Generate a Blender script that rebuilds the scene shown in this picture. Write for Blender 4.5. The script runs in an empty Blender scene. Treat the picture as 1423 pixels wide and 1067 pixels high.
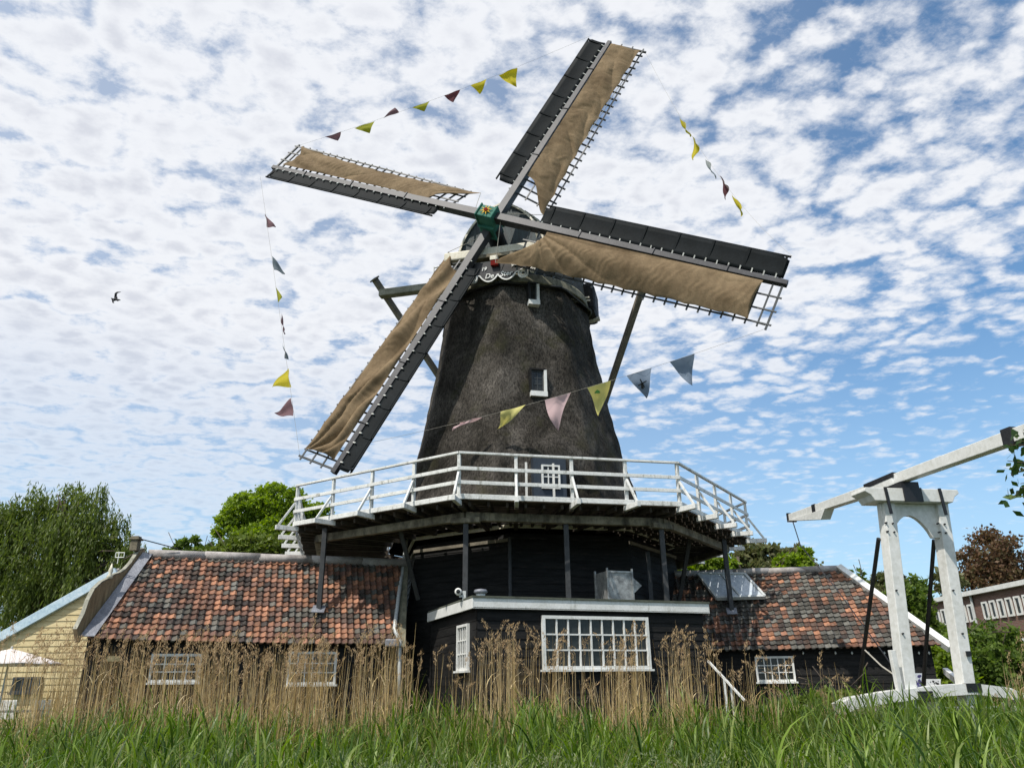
import bpy, math, random
import numpy as np
from math import sin, cos, pi, radians, sqrt, atan2
from mathutils import Vector, Matrix
random.seed(4); RNG = np.random.default_rng(7)
S = bpy.context.scene
COL = S.collection
V = lambda *a: np.array(a, float)

# ------------------------------------------------------------------ camera
FPX = 1064.45; PITCH = radians(21.451); ROLL = radians(.7121); EYE = V(0, 0, 1.6)
_f = V(0, cos(PITCH), sin(PITCH)); _r0 = V(1, 0, 0); _u0 = V(0, -sin(PITCH), cos(PITCH))
CR = cos(ROLL)*_r0 - sin(ROLL)*_u0; CU = cos(ROLL)*_u0 + sin(ROLL)*_r0; CF = _f
def ray(x, y): return (x-711.5)/FPX*CR - (y-533.5)/FPX*CU + CF
def at(x, y, Y): d = ray(x, y); return EYE + d*Y/d[1]              # real point seen at a photo pixel, at depth Y
def onplane(x, y, P, n): d = ray(x, y); return EYE + d*(np.dot(P-EYE, n)/np.dot(d, n))
def px(P): d = P-EYE; z = d@CF; return V(711.5+FPX*(d@CR)/z, 533.5-FPX*(d@CU)/z)
cd = bpy.data.cameras.new('camera'); co = bpy.data.objects.new('camera', cd); COL.objects.link(co)
cd.sensor_width = 36; cd.lens = FPX/1423*36; cd.clip_end = 5000; cd.clip_start = .05
M = Matrix(((CR[0], CU[0], -CF[0], 0), (CR[1], CU[1], -CF[1], 0), (CR[2], CU[2], -CF[2], 1.6), (0, 0, 0, 1)))
co.matrix_world = M; S.camera = co

# ------------------------------------------------------------------ materials
def newmat(name):
    m = bpy.data.materials.new(name); m.use_nodes = True
    nt = m.node_tree; b = nt.nodes['Principled BSDF']; return m, nt, b
def nd(nt, t, **k):
    n = nt.nodes.new(t)
    for a, v in k.items():
        if a in n.inputs: n.inputs[a].default_value = v
        else: setattr(n, a, v)
    return n
def ramp(nt, fac, stops, const=False):
    r = nt.nodes.new('ShaderNodeValToRGB'); e = r.color_ramp.elements
    while len(e) < len(stops): e.new(.5)
    for i, (p, c) in enumerate(stops): e[i].position = p; e[i].color = (*c, 1) if len(c) == 3 else c
    if const: r.color_ramp.interpolation = 'CONSTANT'
    nt.links.new(fac, r.inputs[0]); return r.outputs[0]
def mixc(nt, fac, a, b, mode='MIX'):
    m = nt.nodes.new('ShaderNodeMix'); m.data_type = 'RGBA'; m.blend_type = mode
    for s, v in ((m.inputs[0], fac), (m.inputs[6], a), (m.inputs[7], b)):
        if hasattr(v, 'links'): nt.links.new(v, s)
        elif isinstance(v, (int, float)): s.default_value = v
        else: s.default_value = (*v, 1)
    return m.outputs[2]
def coords(nt, scale=(1, 1, 1), kind='Object'):
    tc = nt.nodes.new('ShaderNodeTexCoord'); mp = nt.nodes.new('ShaderNodeMapping'); mp.inputs['Scale'].default_value = scale
    nt.links.new(tc.outputs[kind], mp.inputs[0]); return mp.outputs[0]
def noise(nt, vec, sc, det=4, rough=.55, dist=0, out=0):
    n = nd(nt, 'ShaderNodeTexNoise', Scale=sc, Detail=det, Roughness=rough, Distortion=dist); nt.links.new(vec, n.inputs['Vector']); return n.outputs[out]
def bump(nt, b, h, strength, dist=.02):
    bp = nd(nt, 'ShaderNodeBump', Strength=strength, Distance=dist); nt.links.new(h, bp.inputs['Height']); nt.links.new(bp.outputs[0], b.inputs['Normal'])
def nmat(name, c1, c2, sc=3, rough=.7, bmp=.3, stretch=(1, 1, 1), fine=None, spec=.4, metal=0, dirt=None):
    m, nt, b = newmat(name); v = coords(nt, stretch)
    n = noise(nt, v, sc, 6, .62); col = ramp(nt, n, [(.32, c1), (.68, c2)])
    f = noise(nt, v, fine or sc*9, 3, .6)
    col = mixc(nt, .35, col, ramp(nt, f, [(.3, (.25, .25, .25)), (.7, (.9, .9, .9))]), 'OVERLAY')
    if dirt:
        dn = noise(nt, coords(nt, (1, 1, .35)), dirt[1], 6, .7); col = mixc(nt, ramp(nt, dn, [(dirt[2], (0, 0, 0)), (dirt[2]+.18, (1, 1, 1))]), col, dirt[0])
    nt.links.new(col, b.inputs['Base Color']); b.inputs['Roughness'].default_value = rough
    b.inputs['Specular IOR Level'].default_value = spec; b.inputs['Metallic'].default_value = metal
    if bmp: bump(nt, b, f, bmp)
    return m
MT = {}
MT['white'] = nmat('white_paint', (.62, .62, .58), (.80, .80, .77), 2.5, .45, .15, dirt=((.30, .29, .24), 4, .60))
MT['rail'] = nmat('weathered_white_paint', (.56, .56, .53), (.74, .74, .71), 3, .6, .3, dirt=((.16, .16, .12), 5, .55))
MT['bridge'] = nmat('bridge_white_paint', (.60, .60, .56), (.72, .72, .69), 1.2, .4, .08, dirt=((.42, .42, .37), 2.5, .70))
MT['cream'] = nmat('cream_paint', (.55, .50, .38), (.72, .68, .56), 2, .5, .15, dirt=((.3, .27, .18), 4, .6))
MT['black'] = nmat('tarred_boards', (.010, .010, .010), (.024, .023, .022), 1.5, .6, .5, (1, 1, 8), spec=.12)
MT['post'] = nmat('dark_post_paint', (.030, .032, .034), (.055, .056, .058), 2, .55, .2, spec=.3)
MT['stock'] = nmat('grey_stock_steel', (.030, .030, .034), (.055, .055, .061), 1.2, .5, .12, spec=.35, dirt=((.05, .045, .04), 3, .6))
MT['lattice'] = nmat('dark_lattice_wood', (.025, .03, .032), (.06, .065, .068), 3, .5, .1)
MT['board'] = nmat('black_leading_board', (.004, .006, .007), (.009, .012, .014), 1.5, .65, .15, spec=.12)
MT['peg'] = nmat('white_peg_ends', (.45, .45, .42), (.65, .65, .6), 3, .5, .1)
MT['green'] = nmat('green_iron_paint', (.025, .115, .085), (.05, .185, .14), 2.5, .65, .15, spec=.2, dirt=((.03, .07, .05), 5, .56))
MT['gold'] = nmat('gold_paint', (.7, .40, .05), (.8, .48, .08), 3, .8, 0, spec=.05)
MT['red'] = nmat('red_paint', (.12, .012, .01), (.2, .02, .015), 3, .8, 0, spec=.05)
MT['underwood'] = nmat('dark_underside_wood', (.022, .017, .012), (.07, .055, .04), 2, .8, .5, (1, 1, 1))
MT['oldwood'] = nmat('weathered_beam_wood', (.10, .085, .055), (.30, .26, .19), 1.6, .8, .6, dirt=((.035, .03, .02), 3, .48))
MT['greybeam'] = nmat('grey_green_beam_wood', (.17, .165, .125), (.33, .32, .26), 2, .75, .3, dirt=((.10, .10, .07), 3, .58))
MT['sparwood'] = nmat('brown_grey_brace_wood', (.12, .105, .08), (.22, .195, .15), 2, .75, .3)
MT['skirt'] = nmat('moss_grey_skirt_boards', (.11, .105, .07), (.24, .225, .16), 3, .8, .4, (3, 3, 1), dirt=((.05, .05, .03), 3, .52))
MT['teal'] = nmat('teal_black_cap_boards', (.010, .018, .020), (.028, .048, .052), 2.5, .5, .3, (5, 5, .6), spec=.4)
MT['caproof'] = nmat('dark_cap_roofing', (.03, .029, .026), (.10, .095, .08), 2, .7, .5, (1, 1, 5))
MT['lead'] = nmat('lead_flashing', (.12, .125, .145), (.26, .27, .30), 3, .5, .5, spec=.5, metal=.2)
MT['ridge'] = nmat('grey_ridge_capping', (.22, .20, .19), (.42, .39, .37), 4, .7, .4)
MT['galv'] = nmat('galvanised_sheet', (.16, .16, .155), (.48, .48, .46), 5, .45, .3, metal=.5)
MT['glass'] = nmat('dark_window_glass', (.010, .012, .012), (.03, .034, .034), 4, .05, 0, spec=.35)
MT['skylight'] = nmat('skylight_glass_sky_tint', (.42, .47, .52), (.52, .57, .62), 1.5, .08, 0, spec=1)  # pale blue base colour stands in for the sky reflected in the glass
MT['yellow'] = nmat('ochre_painted_boards', (.50, .39, .19), (.64, .52, .30), 1.5, .6, .15, (.5, .5, 6))
MT['bluetrim'] = nmat('light_blue_trim', (.40, .53, .62), (.55, .67, .75), 2, .5, .1)
MT['gablewood'] = nmat('brown_gable_boards', (.17, .115, .06), (.32, .235, .13), 2.5, .75, .4, (5, 5, .7))
MT['plastic'] = nmat('grey_pipe', (.42, .44, .43), (.55, .57, .56), 3, .4, .05)
MT['canvas'] = nmat('cream_parasol_canvas', (.70, .62, .58), (.80, .73, .70), 2, .8, .1)
MT['bark'] = nmat('bark', (.05, .04, .03), (.13, .10, .075), 3, .9, .8, (1, 1, .3))
MT['rope'] = nmat('rope', (.3, .28, .24), (.4, .38, .33), 9, .9, 0)
MT['iron'] = nmat('black_iron', (.010, .010, .011), (.022, .022, .024), 3, .4, .1)
MT['roofdeck'] = nmat('green_grey_felt', (.06, .065, .05), (.11, .12, .09), 3, .9, .4)
MT['brown_inner'] = nmat('curtain_brown', (.06, .02, .015), (.10, .04, .03), 2, .9, .1)

def cloth_mat():
    m, nt, b = newmat('tan_sail_canvas'); v = coords(nt)
    n = noise(nt, v, .9, 5, .6); c = ramp(nt, n, [(.3, (.145, .100, .056)), (.7, (.31, .225, .135))])
    st = noise(nt, coords(nt, (1, 1, 1)), 6, 5, .7, 1.5); c = mixc(nt, .4, c, ramp(nt, st, [(.3, (.3, .3, .3)), (.7, (.75, .75, .75))]), 'OVERLAY')
    nt.links.new(c, b.inputs['Base Color']); b.inputs['Roughness'].default_value = .85; b.inputs['Specular IOR Level'].default_value = .15
    w = noise(nt, v, 60, 2, .5); bump(nt, b, w, .15, .01)
    tr = nd(nt, 'ShaderNodeBsdfTranslucent'); nt.links.new(c, tr.inputs[0]); mx = nd(nt, 'ShaderNodeMixShader'); mx.inputs[0].default_value = .22
    nt.links.new(b.outputs[0], mx.inputs[1]); nt.links.new(tr.outputs[0], mx.inputs[2]); nt.links.new(mx.outputs[0], nt.nodes['Material Output'].inputs[0]); return m
MT['cloth'] = cloth_mat()
def thatch_mat():
    m, nt, b = newmat('dark_thatch'); v = coords(nt)
    big = noise(nt, v, .55, 4, .6, .6)
    c = ramp(nt, big, [(.36, (.020, .018, .015)), (.50, (.052, .047, .041)), (.68, (.105, .096, .086))])
    g = noise(nt, coords(nt, (8, 8, 3.0)), 2.6, 5, .8); c = mixc(nt, .8, c, ramp(nt, g, [(.38, (.08, .08, .08)), (.62, (.98, .96, .93))]), 'OVERLAY'); dk = noise(nt, coords(nt, (1, 1, .35)), 1.6, 5, .7); c = mixc(nt, ramp(nt, dk, [(.50, (0, 0, 0)), (.68, (.75, .75, .75))]), c, (.016, .015, .012))
    mo = noise(nt, v, .9, 5, .6); c = mixc(nt, ramp(nt, mo, [(.54, (0, 0, 0)), (.72, (.6, .6, .6))]), c, (.045, .045, .018))
    nt.links.new(c, b.inputs['Base Color']); b.inputs['Roughness'].default_value = .95; b.inputs['Specular IOR Level'].default_value = .1
    bump(nt, b, g, .9, .06); return m
MT['thatch'] = thatch_mat()
def tile_mat(name, thr, seed):
    m, nt, b = newmat(name)
    uv = nd(nt, 'ShaderNodeUVMap', uv_map='tile'); fl = nd(nt, 'ShaderNodeVectorMath', operation='FLOOR'); nt.links.new(uv.outputs[0], fl.inputs[0])
    ad = nd(nt, 'ShaderNodeVectorMath', operation='ADD'); ad.inputs[1].default_value = (seed, seed*.7, 0); nt.links.new(fl.outputs[0], ad.inputs[0])
    wn = nd(nt, 'ShaderNodeTexWhiteNoise', noise_dimensions='2D'); nt.links.new(ad.outputs[0], wn.inputs[0])
    big = noise(nt, ad.outputs[0], .16, 3, .6); mid = noise(nt, ad.outputs[0], .45, 2, .5)
    a1 = nd(nt, 'ShaderNodeMath', operation='MULTIPLY_ADD'); a1.inputs[1].default_value = .44; nt.links.new(wn.outputs[0], a1.inputs[0])
    b1 = nd(nt, 'ShaderNodeMath', operation='MULTIPLY'); b1.inputs[1].default_value = 1.1; nt.links.new(big, b1.inputs[0])
    b2 = nd(nt, 'ShaderNodeMath', operation='MULTIPLY_ADD'); b2.inputs[1].default_value = .95; nt.links.new(mid, b2.inputs[0]); nt.links.new(b1.outputs[0], b2.inputs[2])
    nt.links.new(b2.outputs[0], a1.inputs[2]); 
    sb = nd(nt, 'ShaderNodeMath', operation='SUBTRACT'); sb.inputs[1].default_value = thr; nt.links.new(a1.outputs[0], sb.inputs[0])
    c = ramp(nt, sb.outputs[0], [(0, (.075, .07, .06)), (.10, (.17, .165, .145)), (.2, (.06, .045, .04)), (.27, (.13, .08, .06)), (.33, (.33, .145, .08)), (.40, (.20, .105, .075)), (.46, (.46, .20, .10)), (.54, (.16, .145, .12)), (.60, (.38, .17, .10)), (.67, (.25, .12, .08)), (.74, (.50, .22, .115)), (.82, (.30, .15, .10)), (.88, (.54, .27, .15))], True)
    hs = nd(nt, 'ShaderNodeHueSaturation'); nt.links.new(c, hs.inputs['Color']); vr = nd(nt, 'ShaderNodeMapRange'); vr.inputs[3].default_value = .45; vr.inputs[4].default_value = 1.0; hs.inputs['Saturation'].default_value = .92
    w2 = nd(nt, 'ShaderNodeTexWhiteNoise', noise_dimensions='3D'); nt.links.new(ad.outputs[0], w2.inputs[0]); nt.links.new(w2.outputs[0], vr.inputs[0]); nt.links.new(vr.outputs[0], hs.inputs['Value'])
    o = coords(nt); s = noise(nt, o, 14, 5, .7); c2 = mixc(nt, ramp(nt, s, [(.52, (0, 0, 0)), (.7, (.65, .65, .65))]), hs.outputs[0], (.15, .145, .12))
    s2 = noise(nt, o, 5, 5, .7); c2 = mixc(nt, ramp(nt, s2, [(.55, (0, 0, 0)), (.7, (.7, .7, .7))]), c2, (.045, .042, .032))
    nt.links.new(c2, b.inputs['Base Color']); b.inputs['Roughness'].default_value = .75; b.inputs['Specular IOR Level'].default_value = .3
    bump(nt, b, s, .5, .01); return m
MT['tile_left'] = tile_mat('old_clay_pantiles', .82, 3.0); MT['tile_right'] = tile_mat('mossy_clay_pantiles', .97, 17.0)
def leaf_mat(name, cols, transl=.35, rough=.5, spec=.3):
    m, nt, b = newmat(name); g = nd(nt, 'ShaderNodeNewGeometry')
    cols = list(cols)*2 if len(cols) == 1 else cols; n = len(cols); c = ramp(nt, g.outputs['Random Per Island'], [(i/max(1, n-1), c) for i, c in enumerate(cols)])
    nt.links.new(c, b.inputs['Base Color']); b.inputs['Roughness'].default_value = rough; b.inputs['Specular IOR Level'].default_value = spec
    if transl:
        tr = nd(nt, 'ShaderNodeBsdfTranslucent'); mx = nd(nt, 'ShaderNodeMixShader'); mx.inputs[0].default_value = transl
        hs = nd(nt, 'ShaderNodeHueSaturation', Saturation=1.15, Value=1.3); nt.links.new(c, hs.inputs['Color']); nt.links.new(hs.outputs[0], tr.inputs[0])
        nt.links.new(b.outputs[0], mx.inputs[1]); nt.links.new(tr.outputs[0], mx.inputs[2]); nt.links.new(mx.outputs[0], nt.nodes['Material Output'].inputs[0])
    return m
def solid(name, c, rough=.7): return nmat(name, tuple(x*.8 for x in c), c, 5, rough, .05)

# ------------------------------------------------------------------ mesh builder
class MB:
    def __init__(s): s.v = []; s.f = []; s.uv = []; s.parts = []
    def add(s, vs, fs): o = len(s.v); s.parts.append((o, o+len(vs))); s.v += [tuple(map(float, p)) for p in vs]; s.f += [tuple(i+o for i in f) for f in fs]; return s
    def box(s, c, size, ax=None):
        ax = ax if ax is not None else np.eye(3); c = np.asarray(c, float); h = np.asarray(size, float)/2; vs = []
        for i in (-1, 1):
            for j in (-1, 1):
                for k in (-1, 1): vs.append(c + ax[0]*h[0]*i + ax[1]*h[1]*j + ax[2]*h[2]*k)
        return s.add(vs, [(0, 1, 3, 2), (4, 6, 7, 5), (0, 4, 5, 1), (2, 3, 7, 6), (0, 2, 6, 4), (1, 5, 7, 3)])
    def beam(s, a, b, w, h, up=(0, 0, 1), w2=None, h2=None):
        a = np.asarray(a, float); b = np.asarray(b, float); d = (b-a)/np.linalg.norm(b-a); x = np.cross(d, up); x /= np.linalg.norm(x); z = np.cross(x, d)
        w2 = w2 or w; h2 = h2 or h; vs = []
        for p, ww, hh in ((a, w, h), (b, w2, h2)):
            for i, k in ((-1, -1), (1, -1), (1, 1), (-1, 1)): vs.append(p + x*ww/2*i + z*hh/2*k)
        return s.add(vs, [(0, 1, 2, 3), (7, 6, 5, 4), (0, 4, 5, 1), (1, 5, 6, 2), (2, 6, 7, 3), (3, 7, 4, 0)])
    def tube(s, pts, r, n=8, caps=True):
        pts = [np.asarray(p, float) for p in pts]; m = len(pts); rr = r if hasattr(r, '__len__') else [r]*m; vs = []; fs = []
        d0 = pts[1]-pts[0]; up = V(0, 0, 1) if abs(d0[2]) < .9*np.linalg.norm(d0) else V(1, 0, 0)
        for i, p in enumerate(pts):
            d = pts[min(i+1, m-1)]-pts[max(i-1, 0)]; d = d/np.linalg.norm(d); x = np.cross(d, up); x /= np.linalg.norm(x); y = np.cross(x, d)
            for k in range(n): a = 2*pi*k/n; vs.append(p + (x*cos(a)+y*sin(a))*rr[i])
        for i in range(m-1):
            for k in range(n): fs.append((i*n+k, i*n+(k+1) % n, (i+1)*n+(k+1) % n, (i+1)*n+k))
        if caps: fs.append(tuple(range(n-1, -1, -1))); fs.append(tuple((m-1)*n+k for k in range(n)))
        return s.add(vs, fs)
    def prism(s, poly, ext):
        n = len(poly); ext = np.asarray(ext, float); vs = [np.asarray(p, float) for p in poly] + [np.asarray(p, float)+ext for p in poly]
        return s.add(vs, [tuple(range(n-1, -1, -1)), tuple(range(n, 2*n))] + [(i, (i+1) % n, n+(i+1) % n, n+i) for i in range(n)])
    def grid(s, fn, nu, nv, closed=False):
        vs = [fn(i/(nu if closed else nu-1), j/(nv-1)) for j in range(nv) for i in range(nu)]; fs = []
        for j in range(nv-1):
            for i in range(nu if closed else nu-1): a = j*nu+i; b = j*nu+(i+1) % nu; fs.append((a, b, b+nu, a+nu))
        return s.add(vs, fs)
    def each(s, name, mat, parent=None, **k):
        for a, b in s.parts: q = MB(); q.add(s.v[a:b], [tuple(i-a for i in f) for f in s.f if a <= f[0] < b]); q.build(name, mat, parent, **k)
    def build(s, name, mat, parent=None, smooth=False, bevel=0, solidify=0):
        me = bpy.data.meshes.new(name); org = ORG.get(parent.name, V(0, 0, 0)) if parent else V(0, 0, 0)
        vv = np.asarray(s.v, float) - org; me.from_pydata(vv.tolist(), [], s.f); me.materials.append(mat if not isinstance(mat, str) else MT[mat])
        if s.uv:
            l = me.uv_layers.new(name='tile'); l.data.foreach_set('uv', np.asarray(s.uv, np.float32).ravel())
        if smooth: me.polygons.foreach_set('use_smooth', [True]*len(me.polygons))
        me.update(); o = bpy.data.objects.new(name, me); COL.objects.link(o)
        if parent: o.parent = parent; ORG[o.name] = org
        if solidify: q = o.modifiers.new('s', 'SOLIDIFY'); q.thickness = solidify; q.offset = 0
        if bevel: q = o.modifiers.new('b', 'BEVEL'); q.width = bevel; q.segments = 2; q.limit_method = 'ANGLE'
        return o
ORG = {}
def thing(name, label, cat, loc, group=None):
    o = bpy.data.objects.new(name, None); COL.objects.link(o); o.location = tuple(float(c) for c in loc); o.empty_display_size = .3
    ORG[o.name] = np.asarray(loc, float); return tag(o, label, cat, group)
def tag(o, label=None, cat=None, group=None, kind=None):
    if label: o['label'] = label
    if cat: o['category'] = cat
    if group: o['group'] = group
    if kind: o['kind'] = kind
    return o
def rawmesh(name, verts, faces_n, idx, mat, smooth=False, parent=None):
    """fast mesh from arrays: all faces have faces_n corners"""
    me = bpy.data.meshes.new(name); nf = len(idx)//faces_n; org = ORG.get(parent.name, V(0, 0, 0)) if parent else V(0, 0, 0)
    vv = (verts-org).astype(np.float32)
    me.vertices.add(len(vv)); me.vertices.foreach_set('co', vv.ravel()); me.loops.add(len(idx)); me.loops.foreach_set('vertex_index', idx.astype(np.int32))
    me.polygons.add(nf); me.polygons.foreach_set('loop_start', np.arange(0, len(idx), faces_n, dtype=np.int32)); me.polygons.foreach_set('loop_total', np.full(nf, faces_n, np.int32))
    if smooth: me.polygons.foreach_set('use_smooth', np.ones(nf, bool))
    me.update(calc_edges=True); me.materials.append(mat); o = bpy.data.objects.new(name, me); COL.objects.link(o)
    if parent: o.parent = parent; ORG[o.name] = org
    return o

def wall(A, B, z0, z1, mb, bh=.2, lap=.022, out=None, zt=None):
    """lapped weatherboards from plan point A to B; zt(u) optional top line"""
    A = V(*A[:2], 0); B = V(*B[:2], 0); d = (B-A)/np.linalg.norm(B-A); n = V(d[1], -d[0], 0) if out is None else np.asarray(out, float)
    z = z0
    while z < z1-1e-4:
        t = min(z+bh, z1); lo = n*lap; L = np.linalg.norm(B-A)
        a, b = A, B
        mb.add([a+lo+V(0, 0, z), b+lo+V(0, 0, z), b+n*.002+V(0, 0, t), a+n*.002+V(0, 0, t), a+V(0, 0, z), b+V(0, 0, z)], [(0, 1, 2, 3), (4, 5, 1, 0)]); z = t
def window(parent, P, ux, w, h, cols, rows, n, name='window', fw=.07, bar=.028, mat='white', depth=.07, glass='glass', sill=True):
    """window frame with glazing bars, bottom-left corner P, width dir ux, outward normal n"""
    uz = V(0, 0, 1); ax = np.array([ux, n, uz]); mb = MB(); c = lambda x, z, y=0: P+ux*x+uz*z+n*y
    mb.box(c(fw/2, h/2, depth/2), (fw, depth, h), ax); mb.box(c(w-fw/2, h/2, depth/2), (fw, depth, h), ax)
    mb.box(c(w/2, h-fw/2, depth/2), (w-2*fw, depth-.004, fw), ax); mb.box(c(w/2, fw/2, depth/2), (w-2*fw, depth-.004, fw), ax)
    for i in range(1, cols): mb.box(c(fw+(w-2*fw)*i/cols, h/2, depth*.45), (bar, depth*.6, h-2*fw), ax)
    for j in range(1, rows): mb.box(c(w/2, fw+(h-2*fw)*j/rows, depth*.45), (w-2*fw, depth*.6-.006, bar), ax)
    o = mb.build(name, mat, parent)
    g = MB().box(c(w/2, h/2, .012), (w-2*fw+.01, .012, h-2*fw+.01), ax).build('glass_pane', glass, o)
    if sill: MB().box(c(w/2, -.025, depth/2+.02), (w+.08, depth+.07, .045), ax).build('sill', mat, o)
    return o

# ------------------------------------------------------------------ setting
def ground():
    m, nt, b = newmat('meadow_soil'); v = coords(nt); n = noise(nt, v, .4, 6, .7); c = ramp(nt, n, [(.35, (.03, .04, .015)), (.65, (.07, .085, .03))])
    nt.links.new(c, b.inputs['Base Color']); b.inputs['Roughness'].default_value = .95; bump(nt, b, noise(nt, v, 6, 5, .7), .6, .1)
    g = MB().add([(-3000, -500, 0), (3000, -500, 0), (3000, 4000, 0), (-3000, 4000, 0)], [(0, 1, 2, 3)]).build('ground', m); tag(g, kind='structure')
ground()

# ------------------------------------------------------------------ windmill
BODY = V(.15, 26.24, 0); RO = radians(13)
mill = thing('windmill', 'tall thatched smock windmill with tan canvas sails above a white railed gallery', 'windmill', (.15, 26.24, 0))
prof = [(5.9, 4.62), (6.6, 4.36), (7.6, 4.08), (9.0, 3.74), (10.6, 3.40), (12.3, 3.09), (13.4, 2.92), (14.05, 2.83), (14.45, 2.75), (14.62, 2.68)]
def Rz(z): return float(np.interp(z, [a for a, _ in prof], [b for _, b in prof]))
from mathutils import noise as mnz
def nz(x, y, z): return mnz.noise(Vector((x, y, z)))
def octr(ang, R, rot, rnd=.12):
    """octagon radius at angle with rounded corners; rot = direction of the front face"""
    a = (ang-rot) % (pi/4); a = min(a, pi/4-a) if False else ((ang-rot+pi/8) % (pi/4))-pi/8
    ap = R*cos(pi/8); r = ap/cos(a); k = abs(a)/(pi/8); return r*(1-rnd*.25*k**4)
FRONT = -pi/2+RO
def body(u, v):
    z = 5.9+(14.62-5.9)*v; ang = u*2*pi; r = octr(ang, Rz(z), FRONT, .04)
    da = ((ang-FRONT+pi) % (2*pi))-pi
    # swelling of the thatch over the gallery door and the windows
    r += .30*math.exp(-(da/.30)**2)*math.exp(-((z-8.15)/.75)**2) - .0
    r += .05*nz(cos(ang)*4, sin(ang)*4, z*1.1) + .035*nz(cos(ang)*11, sin(ang)*11, z*2.2)
    if z > 14.0: r += .03
    return BODY+V(r*cos(ang), r*sin(ang), z)
mb = MB(); mb.grid(body, 200, 90, True); mb.build('thatched_body', 'thatch', mill, True)
nf = V(cos(FRONT), sin(FRONT), 0); uf = V(-nf[1], nf[0], 0)
def fpt(z, out=0, lat=0): return BODY+nf*(Rz(z)*cos(pi/8)+out)+uf*lat+V(0, 0, z)
# small windows in the thatch: white cased boxes
def mill_window(zc, w, h, cols, rows, off, lat=0, fw=.09):
    base = fpt(zc-h/2, off, lat-w/2); ax = np.array([uf, nf, V(0, 0, 1)])
    fr = window(mill, base, uf, w, h, cols, rows, nf, 'body_window', fw=.05, bar=.022, mat='lattice', depth=.05, sill=False)
    c = MB(); dp = .5; d0 = dp/2-.02
    c.box(base+uf*(w+.045)-nf*(d0-.10)+V(0, 0, h/2), (.09, dp, h+.02), ax)
    c.box(base+uf*(w/2+.03)-nf*(d0-.12)+V(0, 0, -.09), (w+.14, dp, .17), ax)
    c.build('window_case', 'white', fr)
    r = MB().box(base+uf*(w/2)-nf*(d0-.10)+V(0, 0, h+.03), (w+.1, dp, .06), ax).box(base-uf*.03-nf*(d0-.10)+V(0, 0, h/2), (.06, dp, h), ax); r.build('window_reveal', 'black', fr)
mill_window(10.75, .42, .74, 2, 3, .03, -.06)
mill_window(14.22, .26, .62, 1, 1, .12, -.02)
# gallery door with a six-pane light
ax = np.array([uf, nf, V(0, 0, 1)])
dr = MB().box(fpt(6.9, .10, 0)+V(0, 0, .05)-nf*.10, (1.0, .5, 1.95), ax).build('gallery_door', solid('blue_black_door', (.03, .04, .055), .5), mill)
window(dr, fpt(6.98, .08, -.27)+nf*.20+V(0, 0, -.02), uf, .56, .72, 3, 2, nf, 'door_window', fw=.05, bar=.03, sill=False)

# cap --------------------------------------------------------------
YAW = radians(13.169); CA = V(-sin(YAW), -cos(YAW), 0); CB = V(cos(YAW), -sin(YAW), 0)
def cp(s, l, z): return BODY+CA*s+CB*l+V(0, 0, z)
sect = [(2.05, 1.78, 18.35), (1.3, 2.25, 18.55), (.3, 2.62, 18.5), (-.8, 2.72, 18.15), (-1.9, 2.45, 17.6), (-3.0, 1.75, 16.95), (-3.7, .9, 16.3)]
def capsurf(u, v):
    s = 2.05+(-3.7-2.05)*v; ss = [q[0] for q in sect][::-1]; w = np.interp(s, ss, [q[1] for q in sect][::-1]); zt = np.interp(s, ss, [q[2] for q in sect][::-1])
    t = 2*u-1; k = 1-abs(t); z0 = 15.0; z = z0+(zt-z0)*(k**.9 if k > 0 else 0); hgt = (z-z0)/(zt-z0)
    x = w*(1-hgt**2.3)**.62*(1 if t > 0 else -1); x *= (1-.04*sin(hgt*9)) if False else 1
    return cp(s, x, z)
cap = MB().grid(capsurf, 61, 24).build('cap', 'caproof', mill, True, solidify=.08)
# front boards of the cap
poly = [capsurf(i/40, 0)-CA*.06 for i in range(41)]
MB().prism(poly, CA*.05).build('cap_front', 'teal', cap)
tr = MB(); 
for i in range(2, 38): tr.beam(capsurf(i/40, 0)+CA*.05, capsurf((i+1)/40, 0)+CA*.05, .05, .07)
tr.build('front_trim', 'cream', cap)
bt = MB()   # pale battens on the roof flank by the ridge
for k in range(7):
    u = .545+.022*k; bt.tube([capsurf(u, .03)+CB*.05+V(0, 0, .05), capsurf(u, .10)+CB*.05+V(0, 0, .05), capsurf(u, .22)+CB*.05+V(0, 0, .05)], .028, 5)
bt.each('roof_batten', 'cream', cap)
# skirt: boards between thatch and cap
def skirt(u, v):
    a = u*2*pi; r = 2.80-.06*v; return BODY+V(r*cos(a), r*sin(a), 14.60+.36*v)
MB().grid(skirt, 64, 6, True).build('cap_skirt', 'skirt', mill, True, solidify=.05)
rg = MB(); prv = None
for i in range(65):
    a = i/64*2*pi; r = octr(a, 2.93, FRONT, 0); q = BODY+V(r*cos(a), r*sin(a), 14.58)
    if prv is not None: rg.tube([prv, q], .045, 6)
    prv = q
rg.build('thatch_rim', 'iron', mill)
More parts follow.
